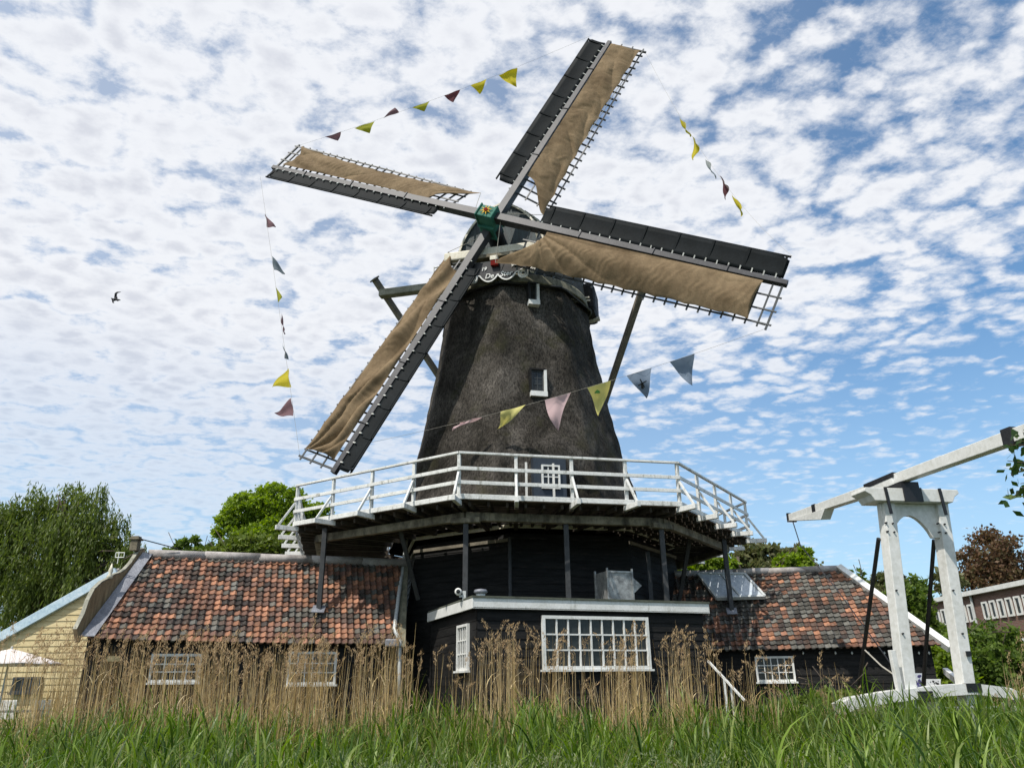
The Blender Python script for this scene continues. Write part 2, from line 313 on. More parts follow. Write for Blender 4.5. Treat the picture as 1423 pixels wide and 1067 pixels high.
# weather beam, name board, shaft
wb = MB().beam(cp(2.62, -1.95, 15.92), cp(2.62, 1.75, 15.92), .42, .34).build('weather_beam', 'cream', mill, bevel=.05)
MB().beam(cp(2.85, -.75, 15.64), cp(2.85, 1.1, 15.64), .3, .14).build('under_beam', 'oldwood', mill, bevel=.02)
bb = MB(); pts = []
nb = 120
def scal(t): l = -1.15+2.5*t; return 14.84 - .26*abs(sin(pi*(l+.54)/.64))**.75 if -.54 < l < .74 else 14.84
top = [cp(2.96, -1.15+2.5*i/nb, 15.36) for i in range(nb+1)]; bot = [cp(2.96, -1.15+2.5*i/nb, scal(i/nb)) for i in range(nb+1)]
bb.prism(bot+top[::-1], CA*.05); baard = bb.build('name_board', 'iron', mill)
wv = MB(); 
for i in range(nb): wv.beam(bot[i]+CA*.06, bot[i+1]+CA*.06, .04, .045)
wv.build('scalloped_edge', 'white', baard)
for l, r in ((-.80, .15), (1.0, .16), (1.36, .10)):
    v = MB(); c = cp(3.03, l, 14.74 if l < 1.3 else 14.82)
    for rr in (r, r*.52): v.tube([c+CB*rr*cos(t)+V(0, 0, rr*sin(t)) for t in np.linspace(0, 2*pi, 19)], .035 if rr == r else .025, 6)
    v.build('scroll', 'white', baard)
def text(s, P, ux, n, size, mat, parent, name='lettering', shear=.25):
    c = bpy.data.curves.new('t', 'FONT'); c.body = s; c.size = size; c.extrude = .008; c.shear = shear; c.offset = .004
    o = bpy.data.objects.new('t', c); COL.objects.link(o); bpy.context.view_layer.update()
    me = bpy.data.meshes.new_from_object(o.evaluated_get(bpy.context.evaluated_depsgraph_get())); COL.objects.unlink(o); bpy.data.objects.remove(o)
    vs = [P+ux*v.co.x+V(0, 0, 1)*v.co.y+n*v.co.z for v in me.vertices]; m = MB(); m.add(vs, [tuple(p.vertices) for p in me.polygons]); bpy.data.meshes.remove(me)
    return m.build(name, mat, parent)
for s_, l_, z_, sz in (('De', -.37, 14.80, .26), ('Ster', .17, 14.82, .26), ('19', -.50, 15.12, .19), ('98', .56, 15.14, .19)): text(s_, cp(3.03, l_, z_-.09), CB, CA, sz, 'white', baard)
MB().box(cp(3.06, -.02, 15.44), (.26, .2, .16), np.array([CB, CA, V(0, 0, 1)])).build('beam_block', 'cream', mill)
MB().box(cp(3.06, -.0, 15.25), (.26, .16, .2), np.array([CB, CA, V(0, 0, 1)])).build('red_block', 'red', mill)
# little rail beside the cap front
sr = MB()
for z_ in (15.55, 15.85): sr.tube([cp(2.3, -2.5, z_), cp(2.6, -1.2, z_)], .025, 5)
for t in (0, .5, 1): sr.tube([cp(2.3+.3*t, -2.5+1.3*t, 15.2), cp(2.3+.3*t, -2.5+1.3*t, 15.9)], .022, 5)
sr.build('cap_front_rail', 'rail', mill)
pr_ = MB()
for l1, l2, z2 in ((1.25, 1.55, 16.9), (1.6, 1.9, 16.9), (1.5, 1.35, 16.9)): pr_.tube([cp(2.55, l1, 15.7), cp(2.5, l2, z2)], .03, 6)
pr_.each('brake_rod', 'greybeam', mill)
# rear parts: cross beams, braces and tail pole
rr_ = MB().box(cp(-.75, 2.68, 15.2), (.75, 1.4, 1.25), np.array([CB, CA, V(0, 0, 1)])).build('cap_side_box', 'black', mill, bevel=.2)
fl_ = MB()
for k in range(3): fl_.box(cp(.3-.25*k, 2.55, 14.95+.0*k), (.7, .06, .05), np.array([CB, CA, V(0, 0, 1)]))
fl_.tube([cp(-.9, 2.6, 14.55), cp(-.9, 3.12, 14.62)], .10, 8); fl_.each('roller_bracket', 'cream', mill)
LB = cp(.1, -5.55, 16.32); RB = cp(.1, 5.4, 16.32)
MB().beam(LB, RB, .34, .30).build('cross_beam', 'greybeam', mill, bevel=.03)
TAIL = BODY - CA*7.0*1.0 + V(0, 0, 6.9)
def brace(P, Q, over):
    d = (P-Q)/np.linalg.norm(P-Q); a = P+d*over; m = MB().beam(a, Q, .2, .2); m.beam(a+d*.0, a+d*.06, .34, .28); return m
brace(LB-CB*(-.15)-CA*.2+V(0, 0, .03), TAIL, .75).build('tail_brace', 'sparwood', mill)
brace(RB-CB*.15-CA*.2, TAIL, .3).build('tail_brace', 'sparwood', mill)
MB().beam(cp(-3.0, 0, 16.2), TAIL+V(0, 0, -.4), .3, .3).build('tail_pole', 'sparwood', mill)

# sails --------------------------------------------------------------
HUB = V(-.7047, 23.2117, 16.9311); INC = radians(10.997); ROT = radians(64.087)
N = V(-sin(YAW)*cos(INC), -cos(YAW)*cos(INC), sin(INC)); E1 = V(cos(YAW), -sin(YAW), 0); E2 = -np.cross(N, E1); E2 = E2 if E2[2] > 0 else -E2
sh = MB().tube([HUB-N*2.2, HUB-N*.7, HUB-N*.3], [.30, .32, .34], 12).build('windshaft', 'iron', mill, True)
dA = [cos(ROT-k*pi/2)*E1+sin(ROT-k*pi/2)*E2 for k in range(4)]
pe = MB()
axp = np.array([dA[0], dA[1], N])
for c_, s_ in ((HUB+N*.25, (.50, .62, .56)), (HUB-N*.27, (.62, .50, .48)), (HUB+N*.02, (.70, .70, .06))): pe.box(c_, s_, axp)
for sg in (-1, 1):
    pe.box(HUB+N*.26+dA[1]*.32*sg, (.58, .06, .64), axp); pe.box(HUB-N*.27+dA[0]*.32*sg, (.06, .58, .56), axp)
pe.box(HUB-N*.62, (.5, .5, .25), axp)
poll = pe.build('poll_end', 'green', mill, bevel=.035)
st_ = MB(); sc_ = HUB+N*.572; pts = []
for k in range(24): a = 2*pi*k/24; r = .23 if k % 3 == 0 else .085; pts.append(sc_+E1*r*cos(a)+E2*r*sin(a))
st_.prism(pts, N*.02); st_.build('gold_star', 'gold', poll)
MB().tube([sc_+N*.02, sc_+N*.05], .075, 10).build('star_centre', 'red', poll)
L = 10.3; W = 1.5
def smooth(t): t = max(0, min(1, t)); return t*t*(3-2*t)
for k in range(4):
    d = dA[k]; a = ROT-k*pi/2; l = -sin(a)*E1+cos(a)*E2; off = .25 if k % 2 else -.25; O = HUB+N*off
    lab = {0: 'sail pointing up and to the right, highest of the four', 1: 'sail pointing right, lying nearest the gallery rail side', 2: 'sail pointing down and left, almost touching the gallery', 3: 'sail pointing left with its cloth above the stock'}[k]
    def al(r): return radians(24-17*min(1, max(0, (r-1.5)/8.5)))
    def bp(r, w, h=0):
        A_ = al(r)
        if w >= 0: return O+d*r-l*w*cos(A_)-N*(w*sin(A_))+N*h
        B_ = radians(20); return O+d*r+l*(-w)*cos(B_)+N*(-w*sin(B_))+N*h
    sm = MB().beam(O+d*.3, O+d*(L+.12), .29, .32, N, .17, .18)
    for rr in (3.6, 6.2, 8.6): sm.box(O+d*rr, (.05, .31-.011*rr+.03, .33-.011*rr+.04), np.array([d, l, N]))
    sail = sm.build('sail', 'stock', mill, bevel=.012); sail['label'] = lab
    lt = MB(); pg = MB(); r = 1.75; up = N
    while r < L-.02:
        lt.beam(bp(r, .1), bp(r, W+.09), .05, .05, d); pg.beam(bp(r, -.06, .06), bp(r, -.20, .075), .036, .036, d); r += .36
    for w in (W*.36, W*.68, W-.02):
        rs = np.linspace(1.62, L+.12, 14)
        for i in range(13): lt.beam(bp(rs[i], w, .035), bp(rs[i+1], w, .035), .05, .03, N)
    lt.beam(bp(L, .1), bp(L, W+.13), .07, .06, d)
    lt.build('lattice', 'lattice', sail)
    pg.each('bar_end', 'peg', sail)
    # cloth
    edge = {0: (2.55, 1.35), 1: (2.45, .95), 2: (2.2, 1.25), 3: (2.7, 1.2)}[k]; rout = {0: 10.2, 1: 9.75, 2: 10.05, 3: 9.95}[k]; sd = k*7.3
    bil = {0: .06, 1: .22, 2: .10, 3: .08}[k]
    def cl(u, v, rin=edge, rout=rout, sd=sd, k=k, bil=bil):
        ri = rin[0]+(rin[1]-rin[0])*smooth(v)**1.4; ro = rout-.28*sin(pi*v)*(1 if k == 3 else .25); r = ri+(ro-ri)*u
        wmax = W-.04-{0: .10, 1: .02, 2: .05, 3: .26}[k]*sin(pi*u)-.05*abs(sin(pi*u*9)); w0 = .17
        if k == 3 and u > .9: w0 = .17
        w = w0+(wmax-w0)*v
        if k == 1: w += .05*v+.12*v*math.exp(-((u-.02)/.06)**2)
        e = sin(pi*min(1, max(0, v)))**.6; tight = sin(pi*u)**.25 if 0 < u < 1 else 0
        h = .15+bil*sin(pi*v)*tight
        # folds fanning out from corners plus fine creases
        ww_ = v*W; wob = nz(r*.55+sd, v*1.3, 1.7); wb2 = nz(r*1.6+sd, v*3.1, 4.1)
        if k == 2: th_ = atan2(W*1.03-ww_, max(.02, 10.35-r)); fd = .9*abs(sin(th_*26*min(1, .35+.05*(10.35-r))+2.5*wob))**.7-.45+.55*sin(r*2.4-v*7+4*wob)
        elif k == 0: fd = .9*abs(sin(r*2.3+2.0*(v-.3)**2*3+1.6*wob+1.2*v))**.7-.5+.22*sin(r*6.3+v*3+2.5*wb2)
        elif k == 1: th_ = atan2(ww_-.1, max(.02, r-2.2)); fd = .8*abs(sin(th_*8+.7*wob))**.7-.4+.30*sin(r*.8-v*3+1.5*wob)
        else: th_ = atan2(W-ww_, max(.02, 10.6-r)); fd = .8*abs(sin((r*.95+v*1.5)+1.2*wob))**.4-.6+.25*sin(th_*14+3*wob)
        amp = {0: .10, 1: .12, 2: .19, 3: .15}[k]
        h += e**.7*amp*fd*(1 if tight else .4) + e*.04*wob + e*.014*wb2 + e*.006*sin(r*23+v*9+7*wb2)
        return bp(r, w, h)
    MB().grid(cl, 260, 44).build('sail_cloth', 'cloth', sail, True)
    # leading board, rounded ends, ribs across it
    def lead(u, v):
        r = 2.0+8.25*u; e = min(u, 1-u)*8.25; wd = .62-.14*(1-smooth(e/.35)); w = -(.13+(wd+.15)*v*(1 if k in (0, 1) else .66)); return bp(r, w, .02-.05*sin(pi*v)-.10*v*v)
    bd = MB().grid(lead, 60, 6).build('leading_board', 'board', sail, True, solidify=.035)
    rb = MB(); r = 2.3
    while r < L-.1: rb.beam(bp(r, -.12, .0), bp(r, -.90 if k in (0, 1) else -.66, -.06), .04, .07, d); r += 1.12
    e0 = [bp(2.0+8.25*i/12, -.90 if k in (0, 1) else -.66, -.10) for i in range(13)]
    for i in range(12): rb.beam(e0[i], e0[i+1], .04, .06, N)
    rb.build('board_rib', 'board', sail)
    rp = MB()
    rp.tube([bp(L-.05, W), bp(L*.75, W-.1, .12), bp(L*.5, W-.14, .16)], .012, 4); c_in = cl(0, 1); rp.tube([c_in, O+d*.55+N*.1], .012, 4); rp.each('sail_rope', 'rope', sail)
    if k == 0: TIPS = {}
    TIPS[k] = (bp(L, W+.1), bp(L, .0), bp(L, -.85))

# gallery --------------------------------------------------------------
GC = V(.035, 26.24, 0); GO = radians(12.035); GR = 7.633; DZ = 5.95
gv = lambda k, R, z: GC+V(R*cos(GO+(k-1.5)*pi/4-pi/2), R*sin(GO+(k-1.5)*pi/4-pi/2), z)
gal = MB(); gw = MB(); jo = MB(); jw = MB()
for k in range(8):
    q0, q1 = GO+(k-1.5)*pi/4-pi/2, GO+(k-.5)*pi/4-pi/2; R = 4.75
    while R < GR-.02:
        R2 = min(R+.235, GR-.01)-.02; P = [gv(k, R, DZ), gv(k+1, R, DZ), gv(k+1, R2, DZ), gv(k, R2, DZ)]; gal.prism([p-V(0, 0, .045) for p in P], V(0, 0, .045)); R += .24
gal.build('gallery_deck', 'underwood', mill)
for k in range(8):
    for j in range(4):
        t = j/4; A = gv(k, GR, 0)*(1-t)+gv(k+1, GR, 0)*t; dd = A-GC; dd /= np.linalg.norm(dd)
        R0 = np.linalg.norm(A-GC); jo.beam(GC+dd*4.3+V(0, 0, DZ-.14), A-dd*.08+V(0, 0, DZ-.14), .11, .17)
        jw_ = MB().beam(A-dd*.08+V(0, 0, DZ-.12), A+dd*.58+V(0, 0, DZ-.12), .105, .13)
        p0 = A+dd*.02+V(0, 0, DZ-.1); p1 = A+dd*.04+V(0, 0, 7.06); jw_.beam(p0, p1, .085, .08, dd)
        jw_.beam(A+dd*.50+V(0, 0, DZ-.05), A+dd*.08+V(0, 0, DZ+.62), .06, .055, (dd[1], -dd[0], 0))
        jw_.build('rail_post', 'rail', mill, bevel=.008)
    # secondary joists between
    for j in range(12):
        t = (j+.5)/12; A = gv(k, GR, 0)*(1-t)+gv(k+1, GR, 0)*t; dd = A-GC; dd /= np.linalg.norm(dd); jo.beam(GC+dd*4.5+V(0, 0, DZ-.12), A-dd*.1+V(0, 0, DZ-.12), .06, .12)
    for z, w, h in ((7.09, .08, .06), (6.68, .035, .095), (6.32, .035, .095), (5.97, .04, .13)):
        ex = .03 if z > 7 else (.06 if z > 6 else .03); a_ = gv(k, GR+.045+ex, z); b_ = gv(k+1, GR+.045+ex, z); gw = MB().beam(a_, b_, w, h); gw.build('gallery_rail', 'rail', mill, bevel=.008)
    MB().beam(gv(k, 6.95, DZ-.34), gv(k+1, 6.95, DZ-.34), .17, .22).build('ring_beam', 'oldwood', mill, bevel=.02)
    if k in (0, 3): continue
    zb = 3.5 if k in (1, 2) else 0
    c = MB().beam(gv(k, 6.9, zb), gv(k, 6.9, DZ-.45), .13, .13, (0, 1, 0)).build('gallery_post', 'post', mill, bevel=.01)
    MB().box(gv(k, 6.93, DZ-.30)+V(0, 0, -.14), (.75, .2, .14), np.array([V(-sin(GO+(k-1.5)*pi/4-pi/2), cos(GO+(k-1.5)*pi/4-pi/2), 0), V(cos(GO+(k-1.5)*pi/4-pi/2), sin(GO+(k-1.5)*pi/4-pi/2), 0), V(0, 0, 1)])).build('post_head', 'oldwood', mill, bevel=.02)
def roofpost(X, Yp, P, n):
    q = onplane(X, Yp, P, n); MB().beam(q-V(0, 0, .05), q*V(1, 1, 0)+V(0, 0, DZ-.2), .13, .13, (0, 1, 0)).build('gallery_post', 'post', mill, bevel=.01); return q
_a = V(-10.02, 18.8, 2.70); RP1 = roofpost(443, 850, _a, np.cross(V(-3.18, 21.75, 2.63)-_a, V(-3.42, 23.4, 5.0)-_a))
_a = V(4.2, 23.2, 2.43); RP2 = roofpost(1017, 852, _a, np.cross(V(11.6, 22.0, 2.46)-_a, V(10.11, 24.4, 4.8)-_a))
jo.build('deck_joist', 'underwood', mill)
mid = (gv(1, 6.9, 0)+gv(2, 6.9, 0))/2
MB().beam(mid+V(0, 0, 3.5), mid+V(0, 0, DZ-.45), .13, .13, (0, 1, 0)).build('gallery_post', 'post', mill, bevel=.01)
# gate posts opposite the gallery door
gp = MB()
for X in (732, 771): q = at(X, 690, 19.35); q = V(q[0], 19.45+.213*(q[0]), 0); gp.beam(q+V(0, 0, DZ), q+V(0, 0, 7.05), .06, .05, (0, 1, 0))
gp.each('thin_rail_post', 'rail', mill)
# base ---------------------------------------------------------------
BC = V(.75, 26.2, 0); bs = MB()
bR = lambda z: 5.25-.13*z
for k in range(8):
    z = 0.0
    while z < 5.6:
        z2 = min(z+.21, 5.6); A, B = [BC+(gv(k+i, 1, 0)-GC)*(bR(z)+.02) for i in (0, 1)]; C, D = [BC+(gv(k+i, 1, 0)-GC)*bR(z2) for i in (1, 0)]; E_, F_ = [BC+(gv(k+i, 1, 0)-GC)*(bR(z)) for i in (0, 1)]
        bs.add([A+V(0, 0, z), B+V(0, 0, z), C+V(0, 0, z2), D+V(0, 0, z2), E_+V(0, 0, z), F_+V(0, 0, z)], [(0, 1, 2, 3), (4, 5, 1, 0)]); z = z2
base = bs.build('base_wall', 'black', mill)
tb = MB(); tb2 = MB()
for k in (0, 2, 7, 3):
    A, B = [BC+(gv(k+i, 1, 0)-GC)*(bR(5.5)+.06)+V(0, 0, 5.42) for i in (0, 1)]; tb.beam(A, B, .06, .09)
tb.each('wall_top_batten', 'sparwood', mill)
for k in range(8):
    A, B = [BC+(gv(k+i, 1, 0)-GC)*4.62+V(0, 0, 5.80) for i in (0, 1)]; tb2.beam(A, B, .06, .10)
tb2.build('sunlit_strip_ring', 'cream', mill)  # added ring; its cream colour stands in for sunlit strips under the deck
for k in (0, 2):   # slanting struts under the gallery
    m0 = (gv(k, 6.7, 0)*.5+gv(k+1, 6.7, 0)*.5); A = BC+((gv(k, 1, 0)-GC)*.5+(gv(k+1, 1, 0)-GC)*.5)*(bR(3.8)+.1)
    A = A if k == 0 else A
    P_, Q_ = ((at(551, 716, 20.6), at(581, 832, 22.2)), (at(962, 728, 22.9), at(944, 834, 24.2)))[0 if k == 0 else 1]; MB().beam(P_, Q_, .11, .11, (0, 1, .2)).build('strut', 'post', mill)
cor = BC+(gv(1, 1, 0)-GC)*(bR(4.5)+.12)
cp_ = MB().tube([cor+V(0, -.1, 2.0), cor+V(0, 0, 5.45)], .05, 8).build('corner_pipe', 'post', mill)
dr_ = MB().beam(at(905, 835, 22.8)*V(1, 1, 0)+V(0, 0, 3.0), at(905, 835, 22.8)*V(1, 1, 0)+V(0, 0, 5.2), .12, .1, (0, 1, 0)).build('door_post', 'post', mill)
MB().tube([at(566, 690+50, 24.2), at(564, 760, 24.0), at(556, 812, 22.9), at(548, 874, 21.9), at(553, 884, 21.8), at(556, 890, 21.8), at(555, 935, 21.7), at(555, 965, 21.7)], .055, 8).build('drainpipe', 'plastic', mill, True)

# ------------------------------------------------------------------ annex
Fl = V(-.95, 18.2, 0); Fr = V(4.97, 20.4, 0); ad_ = (Fr-Fl)/np.linalg.norm(Fr-Fl); an = V(ad_[1], -ad_[0], 0)
ann = thing('annex', 'black boarded flat roofed annex with a long white many paned window', 'building', (Fl+Fr)/2-an*1.5)
wl = MB(); i_ = .13; P0 = Fl+ad_*i_-an*i_; P1 = Fr-ad_*i_-an*i_; Bk = -an*4.2
wall(P0, P1, 0, 3.26, wl); wall(P0+Bk, P0, 0, 3.26, wl, .2, .012, out=-ad_); wall(P1, P1+Bk, 0, 3.26, wl, out=ad_)
wl.build('wall', 'black', ann)
fa = MB(); fz = 3.37
fa.beam(Fl+V(0, 0, fz)-an*.02, Fr+V(0, 0, fz)-an*.02, .04, .24); fa.beam(Fl+V(0, 0, fz), Fl+Bk+V(0, 0, fz), .04, .236); fa.beam(Fr+V(0, 0, fz), Fr+Bk+V(0, 0, fz), .04, .236)
fa.build('fascia', 'white', ann, bevel=.006)
MB().prism([Fl+V(0, 0, 3.49)-ad_*.03+an*.03, Fr+V(0, 0, 3.49)+ad_*.03+an*.03, Fr+Bk+V(0, 0, 3.49), Fl+Bk+V(0, 0, 3.49)], V(0, 0, .045)).build('flat_roof', 'roofdeck', ann)
MB().prism([Fl+V(0, 0, 3.262), Fr+V(0, 0, 3.262), Fr+Bk+V(0, 0, 3.262), Fl+Bk+V(0, 0, 3.262)], V(0, 0, .02)).build('soffit', 'black', ann)
w0 = onplane(753, 930, P0, an); w1 = onplane(903, 931, P0, an); w2 = onplane(753, 855, P0, an)
wn_ = window(ann, w0+an*.02, ad_, np.dot(w1-w0, ad_), w2[2]-w0[2], 9, 3, an, 'window', fw=.075, bar=.035, depth=.09)
# things dimly seen behind the annex glass
s0 = onplane(638, 932, P0, -ad_); s1 = onplane(653, 930, P0, -ad_); s2 = onplane(653, 865, P0, -ad_)
sw = np.linalg.norm((s1-s0)[:2]); window(ann, s0-ad_*.012, -an*-1*-1 if False else an, sw, s2[2]-s1[2], 4, 3, -ad_, 'window', fw=.06, bar=.028)
# roof furniture
vb = thing('vent_box', 'galvanised metal vent box with a side hood standing on the annex roof', 'vent', at(850, 828, 20.6)); bx = at(853, 812, 20.6); bx[2] = 3.96
axa = np.array([ad_, -an, V(0, 0, 1)])
MB().box(bx, (.72, .7, .72), axa).build('casing', 'galv', vb, bevel=.01)
fm = MB()
for sx in (-1, 1):
    for sy in (-1, 1): fm.box(bx+ad_*.36*sx-an*.35*sy, (.045, .045, .86), axa)
for sz in (-1, 1): fm.box(bx+an*.355+V(0, 0, .34*sz), (.70, .04, .05), axa)
fm.each('corner_frame', 'galv', vb)
MB().add([bx+ad_*.37+V(0, 0, .25)+an*.3, bx+ad_*.37+V(0, 0, -.22)+an*.3, bx+ad_*.66+V(0, 0, .02)+an*.3, bx+ad_*.37+V(0, 0, .25)-an*.3, bx+ad_*.37+V(0, 0, -.22)-an*.3, bx+ad_*.66+V(0, 0, .02)-an*.3], [(0, 1, 2), (5, 4, 3), (0, 2, 5, 3), (1, 4, 5, 2)]).build('hood', 'galv', vb)
vc = thing('roof_vent', 'small round capped vent pipe on the annex roof corner', 'vent', at(668, 826, 18.75)); q = at(668, 825, 18.75); q[2] = 3.53
MB().tube([q, q+V(0, 0, .1)], .11, 14).build('pipe', 'plastic', vc, True); MB().tube([q+V(0, 0, .1), q+V(0, 0, .13), q+V(0, 0, .19), q+V(0, 0, .21)], [.13, .17, .15, .05], 14).build('vent_cap', 'lead', vc, True)
sc2 = thing('security_camera', 'small round white camera on a bracket at the annex roof edge', 'camera', at(638, 828, 18.9)); q = at(637, 822, 18.9)
MB().tube([q-V(0, .07, 0), q+V(0, .07, 0)], .085, 14).build('camera_body', 'white', sc2, True); MB().tube([q-V(0, .085, 0), q-V(0, .071, 0)], .05, 12).build('lens', 'glass', sc2, True)
MB().beam(q+V(.02, .02, -.1), q+V(.14, .02, -.1), .04, .05).beam(q+V(.14, .02, -.2), q+V(.14, .02, .02), .08, .06, (0, 1, 0)).build('bracket', 'plastic', sc2)

# ------------------------------------------------------------------ tiled roofs
def tiled(mb, eL, eR, rL, rR, tw=.172, rh=.182):
    eL, eR, rL, rR = map(np.asarray, (eL, eR, rL, rR)); u = (rR-rL)/np.linalg.norm(rR-rL)
    H = np.linalg.norm(((rL+rR)-(eL+eR))/2); nr = int(round(H/rh)); n = np.cross(eR-eL, rL-eL); n /= np.linalg.norm(n); n = n if n[2] > 0 else -n
    K = 8
    for j in range(nr):
        t0 = j/nr; t1 = (j+1)/nr+.012
        A0 = eL+(rL-eL)*t0; B0 = eR+(rR-eR)*t0; A1 = eL+(rL-eL)*t1; B1 = eR+(rR-eR)*t1
        def co(P, Q, x):     # absolute coordinate x along ridge direction
            a = np.dot(P-rL, u); b = np.dot(Q-rL, u); return P+(Q-P)*(x-a)/(b-a)
        x0 = min(np.dot(A0-rL, u), 1e9); x1 = np.dot(B0-rL, u)
        c0 = int(math.floor(x0/tw)); c1 = int(math.ceil(x1/tw))
        for c in range(c0, c1):
            wob = .010*nz(c*.9, j*1.3, 5.1); jl = .008*nz(c*3.7, j*2.9, 1.1)
            xs = [min(max((c+i/K)*tw, x0), x1) for i in range(K+1)]
            if xs[-1]-xs[0] < .01: continue
            top = []; bot = []; base = []
            for i, x in enumerate(xs):
                f = i/K; g_ = min(abs(f-.74), abs(f+.26)); prof_ = .056*math.exp(-(g_/.19)**2) - .019 + .010*f
                x1m = max(min(x, np.dot(B1-rL, u)), np.dot(A1-rL, u))
                sag = -.05*sin(pi*(x-x0)/(x1-x0))*.6+.02*nz(x*.6, j*.3, 2)
                bot.append(co(A0, B0, x)+n*(.062+prof_+wob+sag)+(A0-A1)/np.linalg.norm(A1-A0)*(jl+.6*prof_)); base.append(co(A0, B0, x)+n*(.020+prof_+sag)); top.append(co(A1, B1, x1m)+n*(.018+prof_+sag))
            vs = bot+top+base; m = K+1; fs = []
            for i in range(K):
                fs.append((i, i+1, m+i+1, m+i)); fs.append((2*m+i, 2*m+i+1, i+1, i))
            mb.add(vs, fs)
            mb.uv += [(c+.5, j+.5)]*(len(fs)*4)
    return n

# left barn -----------------------------------------------------------
eL = V(-10.02, 18.8, 2.70); eR = V(-3.18, 21.75, 2.63); rL = V(-10.0, 21.15, 5.0); rR = V(-3.42, 23.4, 5.0)
bl = thing('tiled_barn', 'black boarded barn left of the mill with orange and grey pantile roof', 'barn', (-6.6, 21.8, 0))
mb = MB(); tiled(mb, eL, eR, rL, rR); lroof = mb.build('roof', 'tile_left', bl)
bu = (eR-eL)*V(1, 1, 0); bu /= np.linalg.norm(bu); bn = V(bu[1], -bu[0], 0)
wA = (eL-bn*.32+bu*.1)*V(1, 1, 0); wB = (eR-bn*.32+bu*.0)*V(1, 1, 0)
mb = MB(); wall(wA, wB, 0, 2.85, mb, .22); 
ba = 4.2*-bn; wall(wA+ba, wA, 0, 2.8, mb, .22, .02, out=-bu)
mb.build('wall', 'black', bl)
rd = MB(); prev = None
nseg = 5
for i in range(nseg):
    a_ = rL+(rR+(rR-rL)*.04-rL)*i/nseg; b_ = rL+(rR+(rR-rL)*.04-rL)*(i+1)/nseg+(rR-rL)*.004; rd.tube([a_+V(0, 0, .05+.008*(i % 2)), b_+V(0, 0, .05+.008*(i % 2))], .13, 10)
rd.build('ridge_capping', 'ridge', bl, True)
back = MB().add([rL, rR, rR+V(-.9, 3.2, -2.3), rL+V(-.9, 3.2, -2.3)], [(0, 1, 2, 3)]).build('rear_roof_slope', 'ridge', bl, solidify=.05)
MB().beam(eR+(rR-eR)*-.02+bu*.12-V(0, 0, .02), rR+bu*.12-V(0, 0, .02), .22, .10, (0, -.7, .7)).build('verge_board', 'skirt', bl)
MB().box(at(545, 893, 21.6), (.34, .25, .2)).build('gutter_end', 'lead', bl, bevel=.03)
for (x0, y0, x1, y1) in ((205, 948, 276, 908), (397, 951, 465, 905)):
    a_ = onplane(x0, y0, wA, bn); b_ = onplane(x1, y0, wA, bn); c_ = onplane(x0, y1, wA, bn)
    ww = np.dot(b_-a_, bu); window(bl, a_+bn*.02, bu, ww, c_[2]-a_[2], 6 if x0 > 300 else 4, 3, bn, 'window', fw=.06, bar=.03)
MB().box(onplane(158, 915, wA, bn)+bn*.06, (.28, .08, .12), np.array([bu, bn, V(0, 0, 1)])).build('wall_lamp_box', 'yellow', bl)
rb0, rb1 = rL+V(-.9, 3.2, -2.3), rR+V(-.9, 3.2, -2.3); fl_v = lambda p: p*V(1, 1, 0)
MB().prism([fl_v(rb0), fl_v(rb1), rb1, rb0], -bn*.08).build('rear_wall', 'black', bl)
MB().prism([fl_v(eR-bn*.3), fl_v(rb1), rb1, rR-V(0, 0, .06), eR-bn*.3-V(0, 0, -.22)], -bu*.06).build('end_wall', 'black', bl)
MB().prism([fl_v(eL-bn*.3), fl_v(rb0), rb0, rL-V(0, 0, .06), eL-bn*.3+V(0, 0, .2)], bu*.06).build('end_wall', 'black', bl)
# shaped gable with coping, flashing and finial
gn = np.cross(V(0, 0, 1), (rL-eL)*V(1, 1, 0)); gn /= np.linalg.norm(gn); gn = gn if gn[0] > 0 else -gn; GP = eL-gn*.12
outl = [(110, 893), (107, 874), (118, 852), (124, 834), (132, 818), (142, 808.5), (151, 804), (160, 798), (168, 795.5), (174.5, 791), (183, 782), (190, 771), (195, 764), (201, 762), (203, 772), (198, 779), (113, 886)]
gpz = [onplane(x, y, GP, gn) for x, y in outl]
MB().prism(gpz, -gn*.10).build('shaped_gable', 'gablewood', bl)
cpg = MB()
for i in range(1, 13): cpg.beam(gpz[i]-gn*.05, gpz[i+1]-gn*.05, .10, .035, (0, 0, 1) if abs(gpz[i+1][2]-gpz[i][2]) < .25 else (0, -1, .3))
cpg.build('gable_coping', 'greybeam', bl)
fls = [onplane(x, y, GP+gn*.16, gn) for x, y in ((203, 776), (209, 779), (140, 892), (116, 890))]
n_r = np.cross(eR-eL, rL-eL); n_r /= np.linalg.norm(n_r); n_r = n_r if n_r[2] > 0 else -n_r
MB().prism([rL-bu*.14+n_r*.1, rL+bu*.12+n_r*.1, eL+bu*.16+n_r*.1, eL-bu*.14+n_r*.1], n_r*.02).build('lead_flashing', 'lead', bl)
fq = onplane(152, 804, GP, gn); MB().tube([fq, fq+V(0, 0, .06), fq+V(0, 0, .12), fq+V(0, 0, .2), fq+V(0, 0, .38)], [.05, .08, .035, .06, .008], 8).build('finial', 'cream', bl, True)
cq = onplane(192, 764, GP, gn)-gn*.1; chm = MB().box(cq+V(0, 0, .12), (.2, .2, .28)).box(cq+V(0, 0, .29), (.28, .28, .05)).box(cq+V(0, 0, .34), (.2, .2, .05)); chm.build('finial_block', 'oldwood', bl, bevel=.01)
MB().tube([cq+V(.1, 0, .3), rL+V(.75, .1, .2)], .015, 5).build('stay_rod', 'iron', bl)
